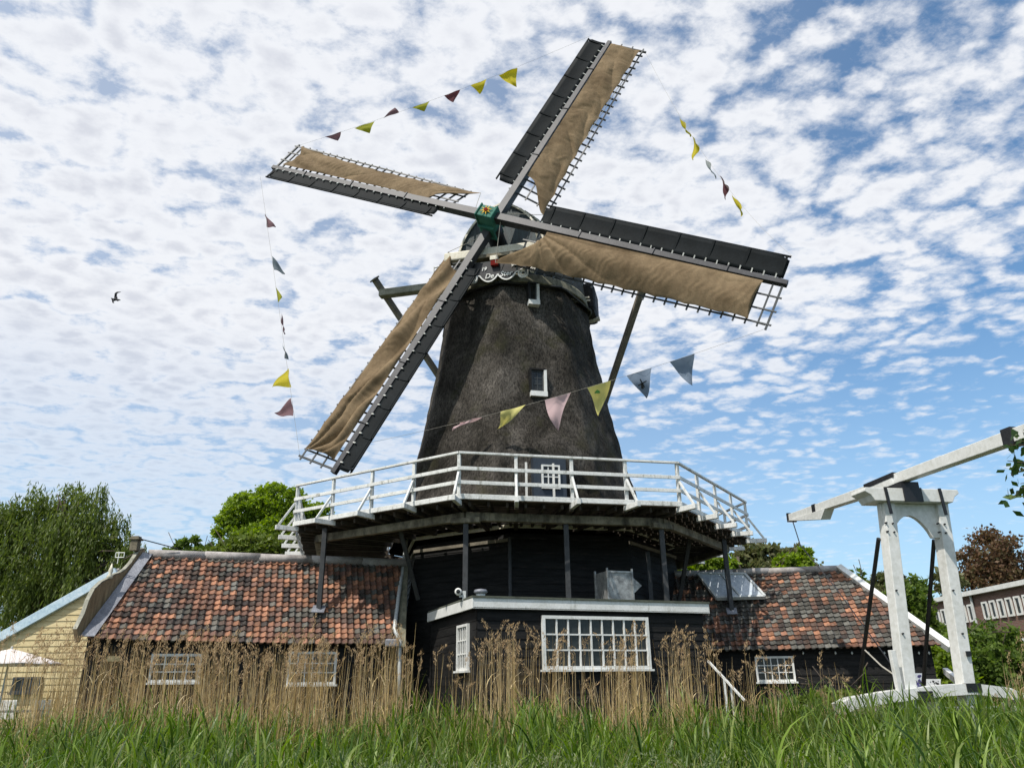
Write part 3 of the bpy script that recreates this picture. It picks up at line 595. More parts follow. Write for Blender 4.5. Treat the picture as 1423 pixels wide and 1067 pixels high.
aq = onplane(163, 783, GP-gn*.1, gn); an_ = MB().tube([aq, aq+V(0, 0, .3)], .012, 5).tube([aq+V(-.08, 0, .28), aq+V(.14, 0, .28)], .012, 5).tube([aq+V(-.08, 0, .16), aq+V(.14, 0, .16)], .012, 5).tube([aq+V(-.08, 0, .16), aq+V(-.08, 0, .28)], .012, 5).tube([aq+V(.14, 0, .16), aq+V(.14, 0, .28)], .012, 5); an_.build('small_aerial', 'white', bl)
MB().box(RP1+V(0, -.05, .07), (.34, .28, .03), np.array([bu, (rL-eL)/np.linalg.norm(rL-eL), n_r])).build('post_flashing', 'lead', bl)

# right barn ----------------------------------------------------------
eL2 = V(4.2, 23.2, 2.43); eR2 = V(11.6, 22.0, 2.46); rL2 = V(3.79, 25.42, 4.8); rR2 = V(10.11, 24.4, 4.8)
br = thing('tiled_barn', 'black boarded barn right of the mill with skylight and white bargeboard', 'barn', (7.8, 23.8, 0))
mb = MB(); n2 = tiled(mb, eL2, eR2, rL2, rR2, .180, .178); mb.build('roof', 'tile_right', br)
cu = (eR2-eL2)*V(1, 1, 0); cu /= np.linalg.norm(cu); cn = V(cu[1], -cu[0], 0)
wA2 = (eL2-cn*.3)*V(1, 1, 0); wB2 = (eR2-cn*.3-cu*.22)*V(1, 1, 0); mb = MB(); wall(wA2, wB2, 0, 2.62, mb, .22)
gb = (rR2*V(1, 1, 0)-wB2); wC2 = wB2+gb*1.0; wall(wB2, wC2-V(.0, 0, 0), 0, 2.4, mb, .22, .02, out=V(gb[1], -gb[0], 0)/np.linalg.norm(gb)); mb.build('wall', 'black', br)
rc0, rc1 = rL2+V(.8, 2.8, -2.3), rR2+V(.8, 2.8, -2.3); fv = lambda p: p*V(1, 1, 0)
MB().prism([fv(rc0), fv(rc1), rc1, rc0], -cn*.08).build('rear_wall', 'black', br)
MB().prism([V(*wB2[:2], 2.3), rR2-V(.0, 0, 2.5), rR2-V(0, 0, .08)-cu*.02, V(*wB2[:2], 2.52)], -cu*.05).build('end_wall', 'black', br)
MB().prism([fv(rR2), fv(rc1), rc1, rR2-V(0, 0, .08)], -cu*.05).build('end_wall', 'black', br)
rd = MB()
for i in range(6): a_ = rL2+(rR2-rL2)*i/6; b_ = rL2+(rR2-rL2)*((i+1)/6+.006); rd.tube([a_+V(0, 0, .05+.01*(i % 2)), b_+V(0, 0, .05+.01*(i % 2))], .11, 10)
rd.build('ridge_capping', 'ridge', br, True)
MB().add([rL2, rR2, rR2+V(.8, 2.8, -2.3), rL2+V(.8, 2.8, -2.3)], [(0, 1, 2, 3)]).build('rear_roof_slope', 'ridge', br, solidify=.05)
e_ = (eR2-rR2); e_ /= np.linalg.norm(e_)
MB().beam(rR2-e_*.1+n2*.06+cu*.06, eR2+e_*.18+n2*.06+cu*.06, .20, .20, n2).build('bargeboard', 'white', br, bevel=.01)
# skylight
sk = [onplane(x, y, eL2+n2*.20, n2) for x, y in ((996, 831), (1063, 829), (1035, 798), (969.5, 797))]
fr = MB(); 
for i in range(4): fr.beam(sk[i], sk[(i+1) % 4], .07, .12, n2)
m0, m1 = (sk[0]+sk[1])/2, (sk[2]+sk[3])/2; fr.beam(m0, m1, .05, .10, n2)
sky_o = fr.build('skylight', 'plastic', br); MB().prism([p-n2*.02 for p in sk], n2*.03).build('glass_pane', 'skylight', sky_o)
a_ = onplane(1052, 947, wA2, cn); b_ = onplane(1106, 947, wA2, cn); c_ = onplane(1052, 912, wA2, cn)
window(br, a_+cn*.02, cu, np.dot(b_-a_, cu), c_[2]-a_[2], 5, 3, cn, 'window', fw=.055, bar=.025)
bl_ = MB()
pst = at(1017, 854, 24.0); MB().box(RP2+n2*.09, (.30, .26, .03), np.array([cu, np.cross(n2, cu), n2])).build('post_flashing', 'lead', br)
LBULB = leaf_mat('frosted_bulb_glass', [(.6, .6, .55), (.75, .75, .7)], 0, .2, .6)
bulbs = thing('light_string', 'row of small white bulbs strung below the right barn eaves', 'string lights', at(1160, 907, 22.3))
wr = MB(); pv = None
for X in (1116, 1139, 1161, 1184, 1207, 1229, 1277, 1291):
    q = onplane(X, 907, wA2+cn*.1, cn); MB().tube([q+V(0, 0, .04), q, q-V(0, 0, .04)], [.012, .03, .008], 6).build('bulb', LBULB, bulbs, True)
    if pv is not None: wr.tube([pv+V(0, 0, .04), (pv+q)/2+V(0, 0, .02), q+V(0, 0, .04)], .006, 4)
    pv = q
wr.build('wire', 'iron', bulbs)
# posters on the right barn
def poster(x0, y0, x1, y1, label, cols, seed):
    P = [onplane(x, y, wA2+cn*.05, cn) for x, y in ((x0, y1), (x1, y1), (x1, y0), (x0, y0))]
    o = thing('poster', label, 'poster', P[0]); MB().prism(P, cn*.015).build('sheet', solid('poster_sheet', cols[0]), o)
    m = MB(); r_ = random.Random(seed)
    for i in range(20):
        a, b = r_.uniform(.12, .85), r_.uniform(.1, .88); c = P[0]+(P[1]-P[0])*a+(P[3]-P[0])*b+cn*.018; rr = r_.uniform(.012, .045)
        m.prism([c+cu*rr*cos(t)*r_.uniform(.5, 1.2)+V(0, 0, 1)*rr*sin(t) for t in np.linspace(0, 2*pi, 8)[:-1]], cn*.004)
    m.build('print', solid('poster_print', cols[1]), o)
poster(1287, 943, 1307, 962, 'white poster with black blotches at the right end of the right barn', ((.72, .72, .72), (.03, .03, .03)), 2)
poster(1270, 935, 1281, 960, 'narrow pale poster with blue print beside the blotched poster', ((.55, .58, .62), (.08, .07, .2)), 3)

# ------------------------------------------------------------------ yellow building
YY = 21.6; yb = thing('ochre_house', 'ochre boarded house with light blue roof edge beyond the left barn gable', 'house', (-13.2, YY, 0))
ra = at(150, 803, YY); rb_ = at(-60, 921, YY)
wl = MB(); z = 0
while z < ra[2]-.1:
    z2 = z+.16; xl = np.interp(z2, [rb_[2], ra[2]], [rb_[0], ra[0]]) if z2 > rb_[2] else rb_[0]; xr = -10.35
    wl.add([(xl, YY-.02, z), (xr, YY-.02, z), (xr, YY-.001, z2), (xl, YY-.001, z2), (xl, YY, z), (xr, YY, z)], [(0, 1, 2, 3), (4, 5, 1, 0)]); z = z2
wl.build('wall', 'yellow', yb)
d_ = (ra-rb_)/np.linalg.norm(ra-rb_)
rfo = MB().beam(rb_-V(0, .07, 0), ra+d_*.3-V(0, .07, 0), .13, .24, (0, 0, 1)); rfo.build('roof_edge', 'bluetrim', yb, bevel=.01)
MB().add([rb_-V(0, .0, -.1), ra+d_*.3-V(0, .0, -.1), ra+d_*.3+V(0, 6, -1.5), rb_+V(0, 6, -1.5)], [(0, 1, 2, 3)]).build('roof', 'ridge', yb, solidify=.06)
a_ = at(17, 962, YY); b_ = at(61, 940, YY); mw = window(yb, V(a_[0], YY-.03, a_[2]), V(1, 0, 0), b_[0]-a_[0], b_[2]-a_[2], 3, 1, V(0, -1, 0), 'window', fw=.05, bar=.04, mat='lattice')
# parasol, table and chair on the terrace
pq = at(14, 912, 18.2); pa = thing('parasol', 'cream parasol standing open in front of the ochre house', 'parasol', (pq[0], 18.2, 0))
def para(u, v):
    a = u*2*pi; kk = .5+.5*cos(8*a); r = 1.15*v*(1-.03*kk*v); return V(pq[0]+r*cos(a), 18.2+r*sin(a), pq[2]+.16-.34*v**1.1+.02*kk*v)
MB().grid(para, 48, 8, True).build('canopy', 'canvas', pa, True, solidify=.01); MB().tube([(pq[0], 18.2, 0), (pq[0], 18.2, pq[2]+.22)], .025, 8).build('pole', 'plastic', pa)
rp = MB()
for k in range(8): a = k*pi/4; rp.tube([V(pq[0], 18.2, pq[2]+.1), V(pq[0]+1.1*cos(a), 18.2+1.1*sin(a), pq[2]-.18)], .01, 4)
rp.each('rib', 'iron', pa)
for i, (X, lab) in enumerate(((58, 'white terrace chair under the ochre house window'), (8, 'white terrace chair at the left edge beside the parasol pole'))):
    q = at(X, 958, 19.4); c = thing('terrace_chair', lab, 'chair', (q[0], 19.4, 0), 'white chairs on the terrace'); z = 1.0
    MB().box((q[0], 19.4, .45+z*.35), (.42, .42, .04)).build('seat', 'white', c); MB().box((q[0]+.0, 19.6, 1.2), (.42, .03, .42)).build('backrest', 'white', c, bevel=.02)
    for sx in (-1, 1):
        for sy in (-1, 1): MB().beam((q[0]+.19*sx, 19.4+.19*sy, 0), (q[0]+.18*sx, 19.4+.18*sy, .8), .035, .035, (0, 1, 0)).build('leg', 'white', c)
q = at(28, 968, 19.0); tb = thing('terrace_table', 'grey terrace table between the white chairs', 'table', (q[0], 19.0, 0)); MB().box((q[0], 19.0, 1.18), (1.0, .7, .04)).build('tabletop', 'plastic', tb); MB().tube([(q[0], 19, 0), (q[0], 19, 1.17)], .04, 8).build('pedestal', 'iron', tb)

# ------------------------------------------------------------------ drawbridge
pu = V(cos(radians(9)), sin(radians(9)), 0); pn = V(pu[1], -pu[0], 0)      # along the portal / towards the viewer
BP = at(1222, 700, 16.0)*V(1, 1, 0); dbz = thing('drawbridge', 'white timber drawbridge with tall portal and long balance beam', 'bridge', (8.2, 16.1, 0))
def pp(x, y): return onplane(x, y, BP, pn)
axb = np.array([pu, pn, V(0, 0, 1)])
def leg(xt, yt, xb, yb):     # centre line of the front face in photo pixels
    T = pp(xt, yt)-pn*.16; Bt = pp(xb, yb)-pn*.16; d = (Bt-T)/np.linalg.norm(Bt-T); Bt = T+d*((T[2]-.2)/-d[2])
    return MB().beam(T, Bt, .25, .27, pn).build('portal_leg', 'bridge', dbz, bevel=.012)
leg(1237, 697, 1271, 985); leg(1311, 697, 1351, 962)
lz = pp(1262, 689)[2]; La = pp(1208, 689)-pn*.16; Lb = pp(1321, 692)-pn*.16; La[2] = Lb[2] = lz
# lintel with moulded ends
def lint(s): return La+pu*s
wlen = np.linalg.norm(Lb-La); prof_l = [(-.14, .14), (wlen+.12, .14), (wlen+.14, .06), (wlen+.02, -.02), (wlen-.05, -.14), (.05, -.14), (-.02, -.02), (-.16, .06)]
MB().prism([La+pu*s+V(0, 0, z)+pn*.27 for s, z in prof_l], -pn*.52).build('lintel', 'bridge', dbz, bevel=.012)
# arched panel below the lintel
xa, xb = pp(1228, 705), pp(1312, 705); ap_ = []; x0 = np.dot(pp(1222, 705)-La, pu); x1 = np.dot(pp(1318, 700)-La, pu)
zt = lz-.145; zb_ = lz-.36; dep = .62
xi0 = np.dot(pp(1238, 735)-La, pu)+.08; xi1 = np.dot(pp(1297, 735)-La, pu)+.03
arch = [(xi0+(xi1-xi0)*t, lz-.86+.46*sin(pi*t)**.75) for t in np.linspace(0, 1, 17)]
MB().prism([La+pu*s+V(0, 0, z-lz)+pn*.06 for s, z in [(x0+.1, zt), (x0+.12, lz-.86)]+arch+[(x1-.02, lz-.86), (x1-.12, zt)]], -pn*.1).build('arched_panel', 'bridge', dbz, bevel=.008)
bo = MB()
for X, Y_ in ((1232, 726), (1241, 727), (1234, 738), (1243, 739), (1304, 727), (1313, 728), (1306, 739), (1315, 740), (1246, 820), (1255, 880), (1325, 820), (1338, 880)): bq_ = pp(X, Y_)+pn*.0; bo.tube([bq_-pn*.05, bq_+pn*.012], .018, 8)
bo.each('bolt', 'iron', dbz)
st = MB()
for s in (np.dot(pp(1229, 700)-La, pu), np.dot(pp(1304, 700)-La, pu)): st.beam(La+pu*s+pn*.285+V(0, 0, .15), La+pu*(s+.03)+pn*.285+V(0, 0, -.42), .06, .03, pn)
st.box(La+pu*(wlen*.49)+pn*.28+V(0, 0, .0), (.42, .05, .30), axb); st.box(La+pu*(wlen*.49)+V(0, 0, .22), (.42, .5, .14), axb); st.each('iron_strap', 'iron', dbz)
F_ = at(1100, 719, 20.9); N_ = at(1423, 602, 12.8); F_ = V(F_[0], F_[1], F_[2]); bdv = (N_-F_)/np.linalg.norm(N_-F_); Nn = N_+bdv*1.6; sid = np.cross(bdv, V(0, 0, 1)); sid /= np.linalg.norm(sid); upb = np.cross(sid, bdv)
Pm = F_+bdv*(np.dot(La+pu*wlen*.49-F_, bdv))
MB().beam(Pm-bdv*.25, Nn, .21, .22, (0, 0, 1), .24, .25).build('balance_beam', 'bridge', dbz, bevel=.012)
b2 = F_; MB().beam(b2, Pm-bdv*.05-V(0, 0, .05), .2, .18, (0, 0, 1), .24, .25).build('balance_beam', 'bridge', dbz, bevel=.012)
MB().prism([F_+sid*.13-upb*.09, F_+bdv*1.9+sid*.13-upb*.11, F_+bdv*1.65+sid*.13-upb*.34], -sid*.26).build('beam_nose', 'bridge', dbz)
fi = MB().beam(Pm-bdv*1.1+upb*.06, Pm+bdv*.0+upb*.09, .26, .11).build('beam_shoe', 'iron', dbz, bevel=.01); MB().beam(F_+bdv*1.25, F_+bdv*1.42, .22, .2).beam(F_-bdv*.04, F_+bdv*.03, .25, .24).build('beam_band', 'iron', dbz)
MB().beam(N_-bdv*.35, N_-bdv*.12, .29, .31).build('beam_band', 'iron', dbz)
MB().tube([at(1221, 748, 16.3), at(1192, 965, 19)], .045, 8).build('stay_rod', 'iron', dbz); MB().tube([at(1298, 750, 16.6), at(1282, 965, 19)], .045, 8).build('stay_rod', 'iron', dbz)
MB().tube([F_, at(1112, 757, 20), at(1160, 815, 19.2), at(1215, 890, 18), at(1252, 942, 17)], .014, 5).build('lift_cable', 'iron', dbz)
MB().tube([at(1202, 903, 18), at(1225, 925, 17.6), at(1248, 941, 17)], .018, 5).build('hand_rope', 'rope', dbz)
# sill beams and deck
dk = [(1165, 983), (1180, 975), (1232, 966), (1300, 958), (1345, 955), (1395, 961), (1423, 973)]
for i in range(len(dk)-1):
    a_ = onplane(*dk[i], BP-pn*.1, pn); b_ = onplane(*dk[i+1], BP-pn*.1, pn); MB().beam(a_-V(0, 0, .02), b_-V(0, 0, .02), .34, .20, (0, 0, 1)).build('sill_beam', 'bridge', dbz)
q0, q1 = onplane(1170, 990, BP-pn*2.8, pn), onplane(1423, 985, BP-pn*2.8, pn); MB().beam(q0, q1, .2, .16).build('rear_sill_beam', 'bridge', dbz, bevel=.01)
for X, Y_ in ((1182, 985), (1225, 985), (1295, 975), (1345, 970), (1400, 975)): a_ = onplane(X, Y_, BP-pn*.35, pn); MB().beam(a_*V(1, 1, 0), a_, .15, .15, pn).build('pile', 'bridge', dbz)
MB().prism([onplane(1245, 985, BP, pn)*V(1, 1, 0)+V(0, 0, .98), onplane(1395, 985, BP, pn)*V(1, 1, 0)+V(0, 0, .98), onplane(1395, 985, BP, pn)*V(1, 1, 0)-pn*6+V(0, 0, .98), onplane(1245, 985, BP, pn)*V(1, 1, 0)-pn*6+V(0, 0, .98)], V(0, 0, .06)).build('bridge_deck', 'oldwood', dbz)
MB().beam(pp(1239, 903)-pu*.02+pn*.03, pp(1252, 975)+pn*.03, .11, .10, pn).build('side_cleat', 'bridge', dbz, bevel=.01)
cl_ = MB()
for X, Y_ in ((1283, 966), (1282, 998), (1350, 955)): cl_.box(pp(X, Y_)+pn*.03, (.32, .1, .16), axb)
cl_.box(pp(1345, 908)+pn*.02, (.1, .03, .1), axb); cl_.each('iron_cleat', 'iron', dbz)
MB().beam(at(1314, 932, 19), at(1340, 953, 17.5), .1, .14).build('hand_rail', 'rail', dbz)
# small white handrail on the bank
hr = thing('bank_handrail', 'small white handrail slanting down through the reeds by the right barn', 'handrail', at(1010, 960, 19)*V(1, 1, 0))
MB().beam(at(984, 918, 19.5), at(1035, 973, 18.5), .04, .045).build('top_rail', 'rail', hr); 
for X, Y_ in ((1006, 942), (1016, 955)): a_ = at(X, Y_, 19.05); MB().beam(a_, a_*V(1, 1, 0), .045, .04, (0, 1, 0)).build('post', 'rail', hr)

# ------------------------------------------------------------------ brick building far right
bk = thing('brick_building', 'flat roofed brown brick building with a band of white framed windows', 'building', (24, 38, 0))
def brick_mat():
    m, nt, b = newmat('brown_brick'); t = nd(nt, 'ShaderNodeTexBrick', Scale=1.0); t.inputs['Color1'].default_value = (.14, .06, .042, 1); t.inputs['Color2'].default_value = (.20, .10, .07, 1); t.inputs['Mortar'].default_value = (.2, .18, .16, 1)
    t.inputs['Brick Width'].default_value = .22; t.inputs['Row Height'].default_value = .07; t.inputs['Mortar Size'].default_value = .008
    sp = nd(nt, 'ShaderNodeTexCoord'); sx = nd(nt, 'ShaderNodeSeparateXYZ'); cb = nd(nt, 'ShaderNodeCombineXYZ'); nt.links.new(sp.outputs['Object'], sx.inputs[0]); nt.links.new(sx.outputs['Y'], cb.inputs[0]); nt.links.new(sx.outputs['Z'], cb.inputs[1]); nt.links.new(cb.outputs[0], t.inputs[0])
    nt.links.new(t.outputs[0], b.inputs['Base Color']); b.inputs['Roughness'].default_value = .85; return m
BX = 23.4; Ztop = 5.62
MB().box((BX+5, 35.5, Ztop/2), (10, 19, Ztop)).build('wall', brick_mat(), bk); MB().box((BX+4.9, 35.5, Ztop+.08), (10.3, 19.3, .22)).build('roof_coping', 'white', bk)
nX = V(-1, 0, 0)
def bz(x, y): return onplane(x, y, V(BX, 0, 0), nX)
zt_ = bz(1300, 848)[2]; zb2 = bz(1300, 871)[2]; y = 44.4; i = 0
while y > 26.5:
    if not 40.3 < y < 40.95: window(bk, V(BX-.02, y, zb2), V(0, -1, 0), .46, zt_-zb2, 1, 1, nX, 'window', fw=.09, bar=.03, sill=False)
    if i % 2 == 0 and y < 38: window(bk, V(BX-.02, y, zb2-2.5), V(0, -1, 0), .8, 1.5, 2, 1, nX, 'window', fw=.09, bar=.05, sill=False)
    y -= .66; i += 1
MB().tube([(BX-.08, 40.55, 0), (BX-.08, 40.55, Ztop)], .06, 6).build('drainpipe', 'plastic', bk)

# ------------------------------------------------------------------ bunting
PC = {'yellow': (.55, .46, .05), 'olive': (.33, .33, .05), 'mauve': (.20, .12, .13), 'maroon': (.13, .055, .06), 'gray': (.16, .19, .21), 'pale': (.40, .42, .40), 'pink': (.66, .48, .48), 'lemon': (.68, .62, .24), 'slate': (.20, .25, .32)}
def pen_mat(c):
    m = leaf_mat('pennant_'+c, [PC[c]], .3, .8, .1); return m
PM = {c: pen_mat(c) for c in PC}
def bunting(label, A, B, sag, flags, loc):
    o = thing('bunting', label, 'bunting', loc, 'pennant strings tied between the sail tips')
    cur = lambda t: A+(B-A)*t+V(0, 0, -sag*4*t*(1-t)); ts = np.linspace(0, 1, 60); pxs = np.array([px(cur(t)) for t in np.linspace(0, 1, 400)])
    MB().tube([cur(t) for t in ts], .0045, 4).build('cord', 'rope', o)
    for i, (x, y, tx, ty, wid, col) in enumerate(flags):
        j = int(np.argmin(((pxs-V(x, y))**2).sum(1))); t = j/399; P = cur(t); tg = cur(min(1, t+.005))-cur(max(0, t-.005)); tg /= np.linalg.norm(tg)
        dep = np.dot(P-EYE, CF); tip = P+((tx-x)*CR-(ty-y)*CU)*dep/FPX*1.0; nrm = np.cross(tg, tip-P); nrm /= np.linalg.norm(nrm); hw = wid/2*dep/FPX; ln = np.linalg.norm(tip-P); sd = i*3.1+x*.01
        def fn(u, v):
            q = P+tg*hw*(2*u-1)*(1-v)**.9+(tip-P)*v+nrm*ln*(.10*sin(v*5+sd)+.10*(v)*nz(u*3+sd, v*3, sd)+.07*sin(u*7+sd)*(1-v))+np.cross(nrm, (tip-P)/ln)*ln*.10*sin(v*3+sd)*v; return q
        f = MB().grid(fn, 9, 11).build('pennant', PM[col], o, True); f['label'] = {'yellow': 'yellow', 'olive': 'olive yellow', 'mauve': 'mauve', 'maroon': 'maroon', 'gray': 'grey', 'pale': 'pale grey', 'pink': 'pale pink', 'lemon': 'lemon yellow with faded print', 'slate': 'slate blue'}[col]+' pennant'
        if i == 4 and col == 'slate':       # small dark mill print
            m = MB(); c = fn(.5, .42)-nrm*.012*np.sign(np.dot(nrm, CF)); ux_ = CR; uz_ = CU
            for a in (.5, .5+pi/2): m.beam(c-(ux_*cos(a)+uz_*sin(a))*ln*.17, c+(ux_*cos(a)+uz_*sin(a))*ln*.17, .03, .012, CF)
            m.beam(c, c-uz_*ln*.2, .07, .012, CF); m.build('mill_print', 'iron', f)
        if i == 3 and col == 'lemon':
            m = MB(); c = fn(.35, .2)-nrm*.012*np.sign(np.dot(nrm, CF)); m.beam(c-CR*.08, c+CR*.08, .12, .012, CF); m.build('green_print', solid('green_print', (.12, .35, .08)), f)
T = TIPS
bunting('pennant string between the left sail tip and the upper sail tip', T[3][0], T[0][2], .25,
    [(465, 191, 472, 199, 24, 'mauve'), (508, 180, 514, 193, 30, 'olive'), (546, 168, 552, 158, 24, 'mauve'), (588, 153, 592, 163, 26, 'olive'), (632, 140, 634, 154, 24, 'maroon'), (670, 127, 672, 143, 24, 'yellow'), (711, 112, 722, 136, 28, 'yellow')], T[3][0])
bunting('pennant string hanging from the left sail tip down to the lower sail tip', T[3][2], T[2][0], .0,
    [(401, 300, 413, 312, 26, 'mauve'), (406, 364, 424, 376, 26, 'gray'), (407, 405, 414, 410, 30, 'olive'), (405, 444, 412, 462, 26, 'mauve'), (406, 484, 410, 498, 26, 'gray'), (410, 522, 388, 536, 32, 'yellow'), (414, 566, 388, 574, 30, 'mauve')], T[3][2])
bunting('pennant string between the upper sail tip and the right sail tip', T[0][0], T[1][2], 1.1,
    [(935, 178, 944, 200, 28, 'yellow'), (953, 205, 952, 232, 24, 'yellow'), (968, 238, 975, 262, 22, 'pale'), (982, 268, 988, 294, 26, 'maroon'), (1001, 300, 1004, 322, 34, 'yellow')], T[0][0])
bunting('pennant string crossing in front of the thatch from lower sail to right sail', T[2][0], T[1][0], .35,
    [(655, 588, 630, 604, 32, 'pink'), (715, 572, 694, 602, 36, 'lemon'), (776, 554, 773, 602, 38, 'pink'), (834, 538, 837, 582, 34, 'lemon'), (889, 521, 897, 559, 36, 'slate'), (947, 494, 962, 532, 36, 'slate')], T[2][0])

# bird -----------------------------------------------------------------
bq = at(160, 414, 34); bd = MB(); bx_, by_ = CR, CU
def bw(pts, w):
    m = [bq+bx_*x+by_*y for x, y in pts]; return m
bd.tube([bq-bx_*.10-by_*.16, bq-by_*.08, bq+bx_*.06+by_*.0, bq+bx_*.1+by_*.05], [.02, .075, .07, .02], 8)
for sg, pts in ((1, [(0, 0), (.02, .22), (.10, .28), (.28, .30)]), (-1, [(0, -.05), (.16, -.12), (.2, -.1), (.3, -.12)]), (1, [(-.04, -.1), (-.18, -.02), (-.12, -.22), (-.06, -.26)])):
    q = [bq+bx_*x+by_*y+CF*.03*sg for x, y in pts]; bd.tube(q, [.06, .055, .04, .008], 6)
tag(bd.build('bird', solid('dark_feathers', (.03, .03, .035)), None, True), 'dark bird in flight against the clouds left of the sails', 'bird')

# ------------------------------------------------------------------ vegetation
def quads(P, D, Wd, L_, bend=0):
    """leaf quads: centre-base P (n,3), direction D, side Wd (unit), length L_, returns rhombus leaves"""
    n = len(P)
    return n
def leaves(name, P, size, mat, parent, aspect=.5, down=0, seed=0):
    r = np.random.default_rng(seed); n = len(P); D = r.normal(size=(n, 3)); D[:, 2] -= down; D /= np.linalg.norm(D, axis=1)[:, None]
    R_ = r.normal(size=(n, 3)); Sd = np.cross(D, R_); Sd /= np.linalg.norm(Sd, axis=1)[:, None]; s = size*r.uniform(.6, 1.35, (n, 1))
    a = P; b = P+D*s*.5+Sd*s*aspect*.5; c = P+D*s; d = P+D*s*.5-Sd*s*aspect*.5; vs = np.stack([a, b, c, d], 1).reshape(-1, 3)
    return rawmesh(name, vs, 4, np.arange(4*n), mat, parent=parent)
def trunk(parent, base, top, r0, limbs, seed, mat='bark', spread=1.5):
    r = random.Random(seed); m = MB(); base = np.asarray(base, float); top = np.asarray(top, float); mid = (base+top)/2+V(r.uniform(-.2, .2), r.uniform(-.2, .2), 0)
    m.tube([base-V(0, 0, .1), base+(mid-base)*.2, mid, top], [r0*1.3, r0, r0*.7, r0*.3], 9)
    for P in limbs:
        t = r.uniform(.35, .8); s = base+(top-base)*t; P = np.asarray(P, float); md = (s+P)/2+V(r.uniform(-.3, .3), 0, r.uniform(-.1, .5)); m.tube([s, md, P], [r0*.42, r0*.26, r0*.06], 6)
        for _ in range(3): q = P+V(*[r.uniform(-1, 1)*spread*.6 for _ in range(3)]); m.tube([md, (md+q)/2+V(0, 0, .15), q], [r0*.18, r0*.1, .015], 5)
    return m.build('trunk', mat, parent, True)
def blobpts(blobs, n, seed, shell=.55, clump=.35):
    r = np.random.default_rng(seed); vol = np.array([b[3]*b[4]*b[5] for b in blobs])**.75; cnt = (vol/vol.sum()*n).astype(int); out = []
    for (x, y, z, rx, ry, rz), c in zip(blobs, cnt):
        k = max(6, c//70); D = r.normal(size=(k, 3)); D /= np.linalg.norm(D, axis=1)[:, None]; rad = r.uniform(shell, 1.08, (k, 1))**.6; C = D*rad
        idx = r.integers(0, k, c); P = C[idx]+r.normal(size=(c, 3))*clump*.33*r.uniform(.5, 1.2, (k, 1))[idx]
        out.append(P*V(rx, ry, rz)+V(x, y, z))
    return np.concatenate(out)
G1 = leaf_mat('bright_leaves', [(.13, .20, .022), (.21, .30, .035), (.31, .41, .065)], .55)
G2 = leaf_mat('willow_leaves', [(.06, .09, .02), (.12, .165, .035), (.20, .25, .06)], .5)
G3 = leaf_mat('dark_leaves', [(.06, .10, .022), (.12, .185, .035), (.20, .27, .06)], .5)
G4 = leaf_mat('olive_leaves', [(.11, .115, .045), (.16, .16, .07), (.09, .12, .035)])
G5 = leaf_mat('copper_leaves', [(.11, .06, .035), (.17, .10, .055), (.09, .085, .035)])
G6 = leaf_mat('yellow_green_leaves', [(.09, .14, .02), (.14, .19, .03), (.17, .21, .05)])
def tree(name, label, Y, blobs_px, n, size, mat, seed, group=None, cat='tree', r0=.25, shell=.5, clump=.4):
    """blobs given by their place in view and depth: (x, y, rx, ry) pixels -> world ellipsoids at depth Y"""
    bl = []
    for b in blobs_px:
        x, y, rx, ry = b[:4]; dy = b[4] if len(b) > 4 else 0; c = at(x, y, Y+dy); k = (Y+dy)/FPX/cos(PITCH)*1.0; bl.append((c[0], Y+dy, c[2], rx*k, rx*k*.9, ry*k))
    xs = [b[0] for b in bl]; cx = sum(xs)/len(xs); cz = max(b[2] for b in bl); o = thing(name, label, cat, (cx, Y, 0), group)
    trunk(o, (cx, Y, 0), (cx+.2, Y, cz), r0, [(b[0], b[1], b[2]) for b in bl], seed); leaves('crown', blobpts(bl, n, seed, shell, clump), size, mat, o, .6, 0, seed); return o
GT = 'trees rising behind the buildings'
tree('leafy_tree', 'bright green round crowned tree behind the left barn roof', 38, [(350, 712, 38, 30), (385, 700, 36, 27), (330, 735, 30, 26), (410, 730, 36, 32), (372, 745, 50, 30), (428, 755, 22, 28), (440, 725, 20, 24)], 42000, .17, G1, 11, GT, r0=.3, clump=.28)
tree('bush', 'yellow green bushes just above the left barn ridge', 31, [(300, 772, 22, 16), (335, 765, 30, 18), (375, 766, 34, 18), (412, 772, 26, 16), (450, 776, 24, 18)], 14000, .2, G6, 12, GT, 'bush', r0=.12)
tree('bush', 'small dark sprigs above the left barn ridge beside the willow', 34, [(232, 771, 10, 8), (252, 764, 12, 9), (268, 757, 8, 8), (292, 760, 6, 14), (215, 774, 6, 6), (245, 778, 26, 8), (280, 775, 20, 10)], 4500, .22, G3, 13, GT, 'bush', r0=.08)
tree('leafy_tree', 'olive crowned tree behind the skylight of the right barn', 42, [(1060, 775, 30, 17), (1032, 783, 24, 16), (1090, 776, 26, 15), (1112, 775, 14, 12), (1080, 795, 50, 14)], 12000, .26, G4, 14, GT)
tree('leafy_tree', 'green tree seen between gallery post and olive tree', 38, [(985, 786, 20, 16), (965, 792, 18, 14), (1005, 790, 18, 14), (948, 796, 14, 14), (1120, 772, 9, 8), (1100, 785, 20, 12)], 11000, .24, G1, 15, GT)
tree('sapling', 'pair of thin green shoots beyond the right barn bargeboard', 30, [(1181, 800, 4, 6), (1198, 803, 6, 10), (1200, 813, 4, 6)], 260, .22, G3, 16, GT, 'tree', r0=.04)
tree('leafy_tree', 'copper brown leaved tree rising over the brick building', 52, [(1380, 770, 34, 28), (1350, 785, 24, 24), (1400, 790, 30, 30), (1370, 808, 38, 22), (1415, 800, 20, 22), (1385, 752, 16, 14)], 10000, .24, G5, 17, GT, r0=.35, shell=.3, clump=.5)
